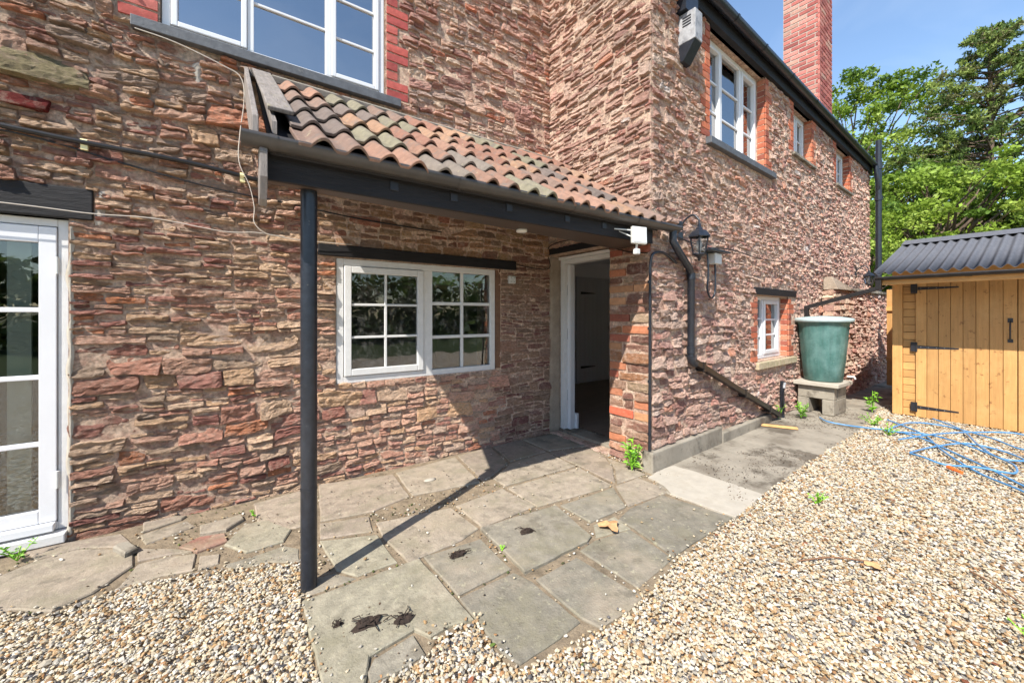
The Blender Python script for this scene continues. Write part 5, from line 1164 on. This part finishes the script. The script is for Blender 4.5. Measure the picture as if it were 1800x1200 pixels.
# ------------------------------------------------------------------ gravel and crumbs
rs = np.random.RandomState(7)
def ico():  # a low poly pebble, flat underneath
    p = (1 + 5 ** .5) / 2; V = np.array([(-1, p, 0), (1, p, 0), (-1, -p, 0), (1, -p, 0), (0, -1, p), (0, 1, p), (0, -1, -p), (0, 1, -p), (p, 0, -1), (p, 0, 1), (-p, 0, -1), (-p, 0, 1)], float); V /= np.linalg.norm(V[0])
    F_ = np.array([(0, 11, 5), (0, 5, 1), (0, 1, 7), (0, 7, 10), (0, 10, 11), (1, 5, 9), (5, 11, 4), (11, 10, 2), (10, 7, 6), (7, 1, 8), (3, 9, 4), (3, 4, 2), (3, 2, 6), (3, 6, 8), (3, 8, 9), (4, 9, 5), (2, 4, 11), (6, 2, 10), (8, 6, 7), (9, 8, 1)]); return V, F_
IV, IF = ico(); IF = IF[[IV[f].mean(0)[2] > -.5 for f in IF]]
PC = np.array([lin(c) for c in [(222, 210, 190), (230, 222, 208), (212, 196, 168), (200, 174, 136), (184, 150, 108), (176, 170, 160), (132, 128, 126), (222, 206, 178), (196, 160, 120), (240, 234, 224), (150, 120, 92), (208, 200, 188), (176, 132, 90), (112, 108, 110)]])
PW = np.array([6, 3.6, 5, 3.2, 1.8, 1.8, .7, 5.5, 2.6, 1.8, .9, 2.6, 1, .4]); PW /= PW.sum()
def pebble_mesh(name, x, y, z, s, cols=PC, w=PW, flat=(.38, .7)):
    n = len(x)
    V = np.repeat(IV[None], n, 0) * (1 + rs.uniform(-.32, .3, (n, 12, 1)))
    sc = np.stack([rs.uniform(.8, 1.25, n), rs.uniform(.6, .9, n), rs.uniform(*flat, n)], 1) * s[:, None]; V = V * sc[:, None, :]
    tl = rs.uniform(-.45, .45, n); c_, s_ = np.cos(tl)[:, None], np.sin(tl)[:, None]; X = V[..., 0] * c_ - V[..., 2] * s_; Z = V[..., 0] * s_ + V[..., 2] * c_
    an = rs.uniform(0, 6.283, n); c_, s_ = np.cos(an)[:, None], np.sin(an)[:, None]; Y = V[..., 1]; V = np.stack([X * c_ - Y * s_, X * s_ + Y * c_, Z], -1) + np.stack([x, y, z], 1)[:, None, :]
    F_ = (IF[None] + (np.arange(n) * 12)[:, None, None]).reshape(-1, 3); c = cols[rs.choice(len(cols), n, p=w)] * rs.uniform(.5, .76, (n, 1)) * np.array((1.0, .985, .94))
    return np_mesh(name, V.reshape(-1, 3), F_, np.repeat(c, 12, 0), M['pebble'], False, True)
cA, sA = math.cos(YAW), math.sin(YAW)
def in_view(x, y, mg=.12):
    fw = x * cA + y * sA; r = x * sA - y * cA; return (fw > 1.25) & (np.abs(r) < 1.29 * fw + mg + .15)
PX = []; PY = []; PZ = []; PS = []
for (x0, x1, y0, y1, dens, s0, s1) in ((-1.9, 3.2, -1.2, 2.9, 7600, .0056, .0108), (3.2, 5.4, -1.6, 1.6, 5200, .0075, .0125), (5.4, 8.0, -1.8, 1.9, 3200, .0095, .015)):
    n = int((x1 - x0) * (y1 - y0) * dens); x = rs.uniform(x0, x1, n); y = rs.uniform(y0, y1, n)
    ok = in_view(x, y); pat = pip(x, y, PATIO) | pip(x, y, PATH) | pip(x, y, PATCH)
    edge = noise3(x * 5, y * 5, x * 0, 77) > .62
    ok &= ~pat | (edge & (rs.rand(n) < .0))
    ok &= ~((x > 7.3) & (y < 1.47))
    x = x[ok]; y = y[ok]; n = len(x); PX.append(x); PY.append(y); PZ.append(-.016 + rs.rand(n) * .020 + .006 * noise3(x * 2, y * 2, 0 * x, 5)); PS.append(rs.uniform(s0, s1, n) * (1 + .5 * (rs.rand(n) < .06)))
# strays on the paving and in the joints
n = 14000; x = rs.uniform(-1.4, 3.2, n); y = rs.uniform(1.1, 3.3, n); ok = in_view(x, y) & pip(x, y, PATIO)
ons = np.zeros(n, bool)
for P, tn, dz in SLABS: ons |= pip(x, y, shrink(P, .002))
pr = np.where(ons, .010, .22); 
for i in range(len(PATIO)):                       # more of them near the gravel's edge
    a = np.array(PATIO[i]); b = np.array(PATIO[(i + 1) % len(PATIO)])
    if a[1] > 3.0 and b[1] > 3.0: continue
    ab = b - a; tt = np.clip(((x - a[0]) * ab[0] + (y - a[1]) * ab[1]) / max(1e-6, ab @ ab), 0, 1); dd = np.hypot(x - a[0] - ab[0] * tt, y - a[1] - ab[1] * tt); pr = np.maximum(pr, np.where(dd < .05, .75 * (1 - dd / .05) + .12 * (dd < .05), 0) * (.5 + (noise3(x * 4, y * 4, 0 * x, 8) > -.1)))
ok &= rs.rand(n) < pr; x = x[ok]; y = y[ok]; PX.append(x); PY.append(y); PZ.append(np.where(ons[ok], .008, -.004)); PS.append(rs.uniform(.005, .010, len(x)))
PX, PY, PZ, PS = map(np.concatenate, (PX, PY, PZ, PS)); print('pebbles', len(PX))
o = finish('gravel', pebble_mesh('gravel', PX, PY, PZ, PS)); o['kind'] = 'stuff'
n = 4200; x = rs.uniform(2.9, 7.2, n); y = rs.uniform(1.3, 2.3, n); k_ = (fbm(x * 3, y * 3, 0 * x, 91) > .02) & pip(x, y, PATH); x, y = x[k_], y[k_]
x2 = rs.uniform(-1.2, 3, 1200); y2 = rs.uniform(1.2, 3.35, 1200); k_ = (fbm(x2 * 4, y2 * 4, 0 * x2, 93) > .18) & pip(x2, y2, PATIO); x = np.concatenate([x, x2[k_]]); y = np.concatenate([y, y2[k_]])
xl = rs.uniform(.2, 6.5, 420); yl = rs.uniform(-1, 2.2, 420); kl = ~pip(xl, yl, PATIO) & ~pip(xl, yl, PATH)
o = finish('leaf_litter', pebble_mesh('leaf_litter', xl[kl], yl[kl], np.full(kl.sum(), .006), rs.uniform(.006, .016, kl.sum()), np.array([lin(q) for q in [(150, 92, 66), (120, 90, 62), (104, 128, 60), (176, 140, 96)]]), np.array([.35, .35, .1, .2]), (.08, .2))); o['kind'] = 'stuff'
DC = np.array([lin(c) for c in [(84, 68, 54), (110, 88, 70), (60, 50, 42), (130, 112, 90)]])
o = finish('litter', pebble_mesh('litter', x, y, np.full(len(x), .004), rs.uniform(.002, .007, len(x)), DC, np.array([.3, .3, .2, .2]), (.2, .5))); o['kind'] = 'stuff'

n = 2600; xm = rs.uniform(-1.2, 3.1, n); ym = rs.uniform(1.1, 3.42, n); on_ = np.zeros(n, bool)
for P, tn, dz in SLABS: on_ |= pip(xm, ym, shrink(P, .001))
km = pip(xm, ym, PATIO) & ~on_ & (fbm(xm * 2.2, ym * 2.2, 0 * xm, 55) > .02)
MC = np.array([lin(q) for q in [(92, 104, 52), (78, 82, 48), (112, 120, 60), (92, 76, 56)]])
o = finish('joint_moss', pebble_mesh('joint_moss', xm[km], ym[km], np.full(km.sum(), -.006), rs.uniform(.003, .009, km.sum()), MC, np.array([.3, .3, .15, .25]), (.3, .6))); o['kind'] = 'stuff'
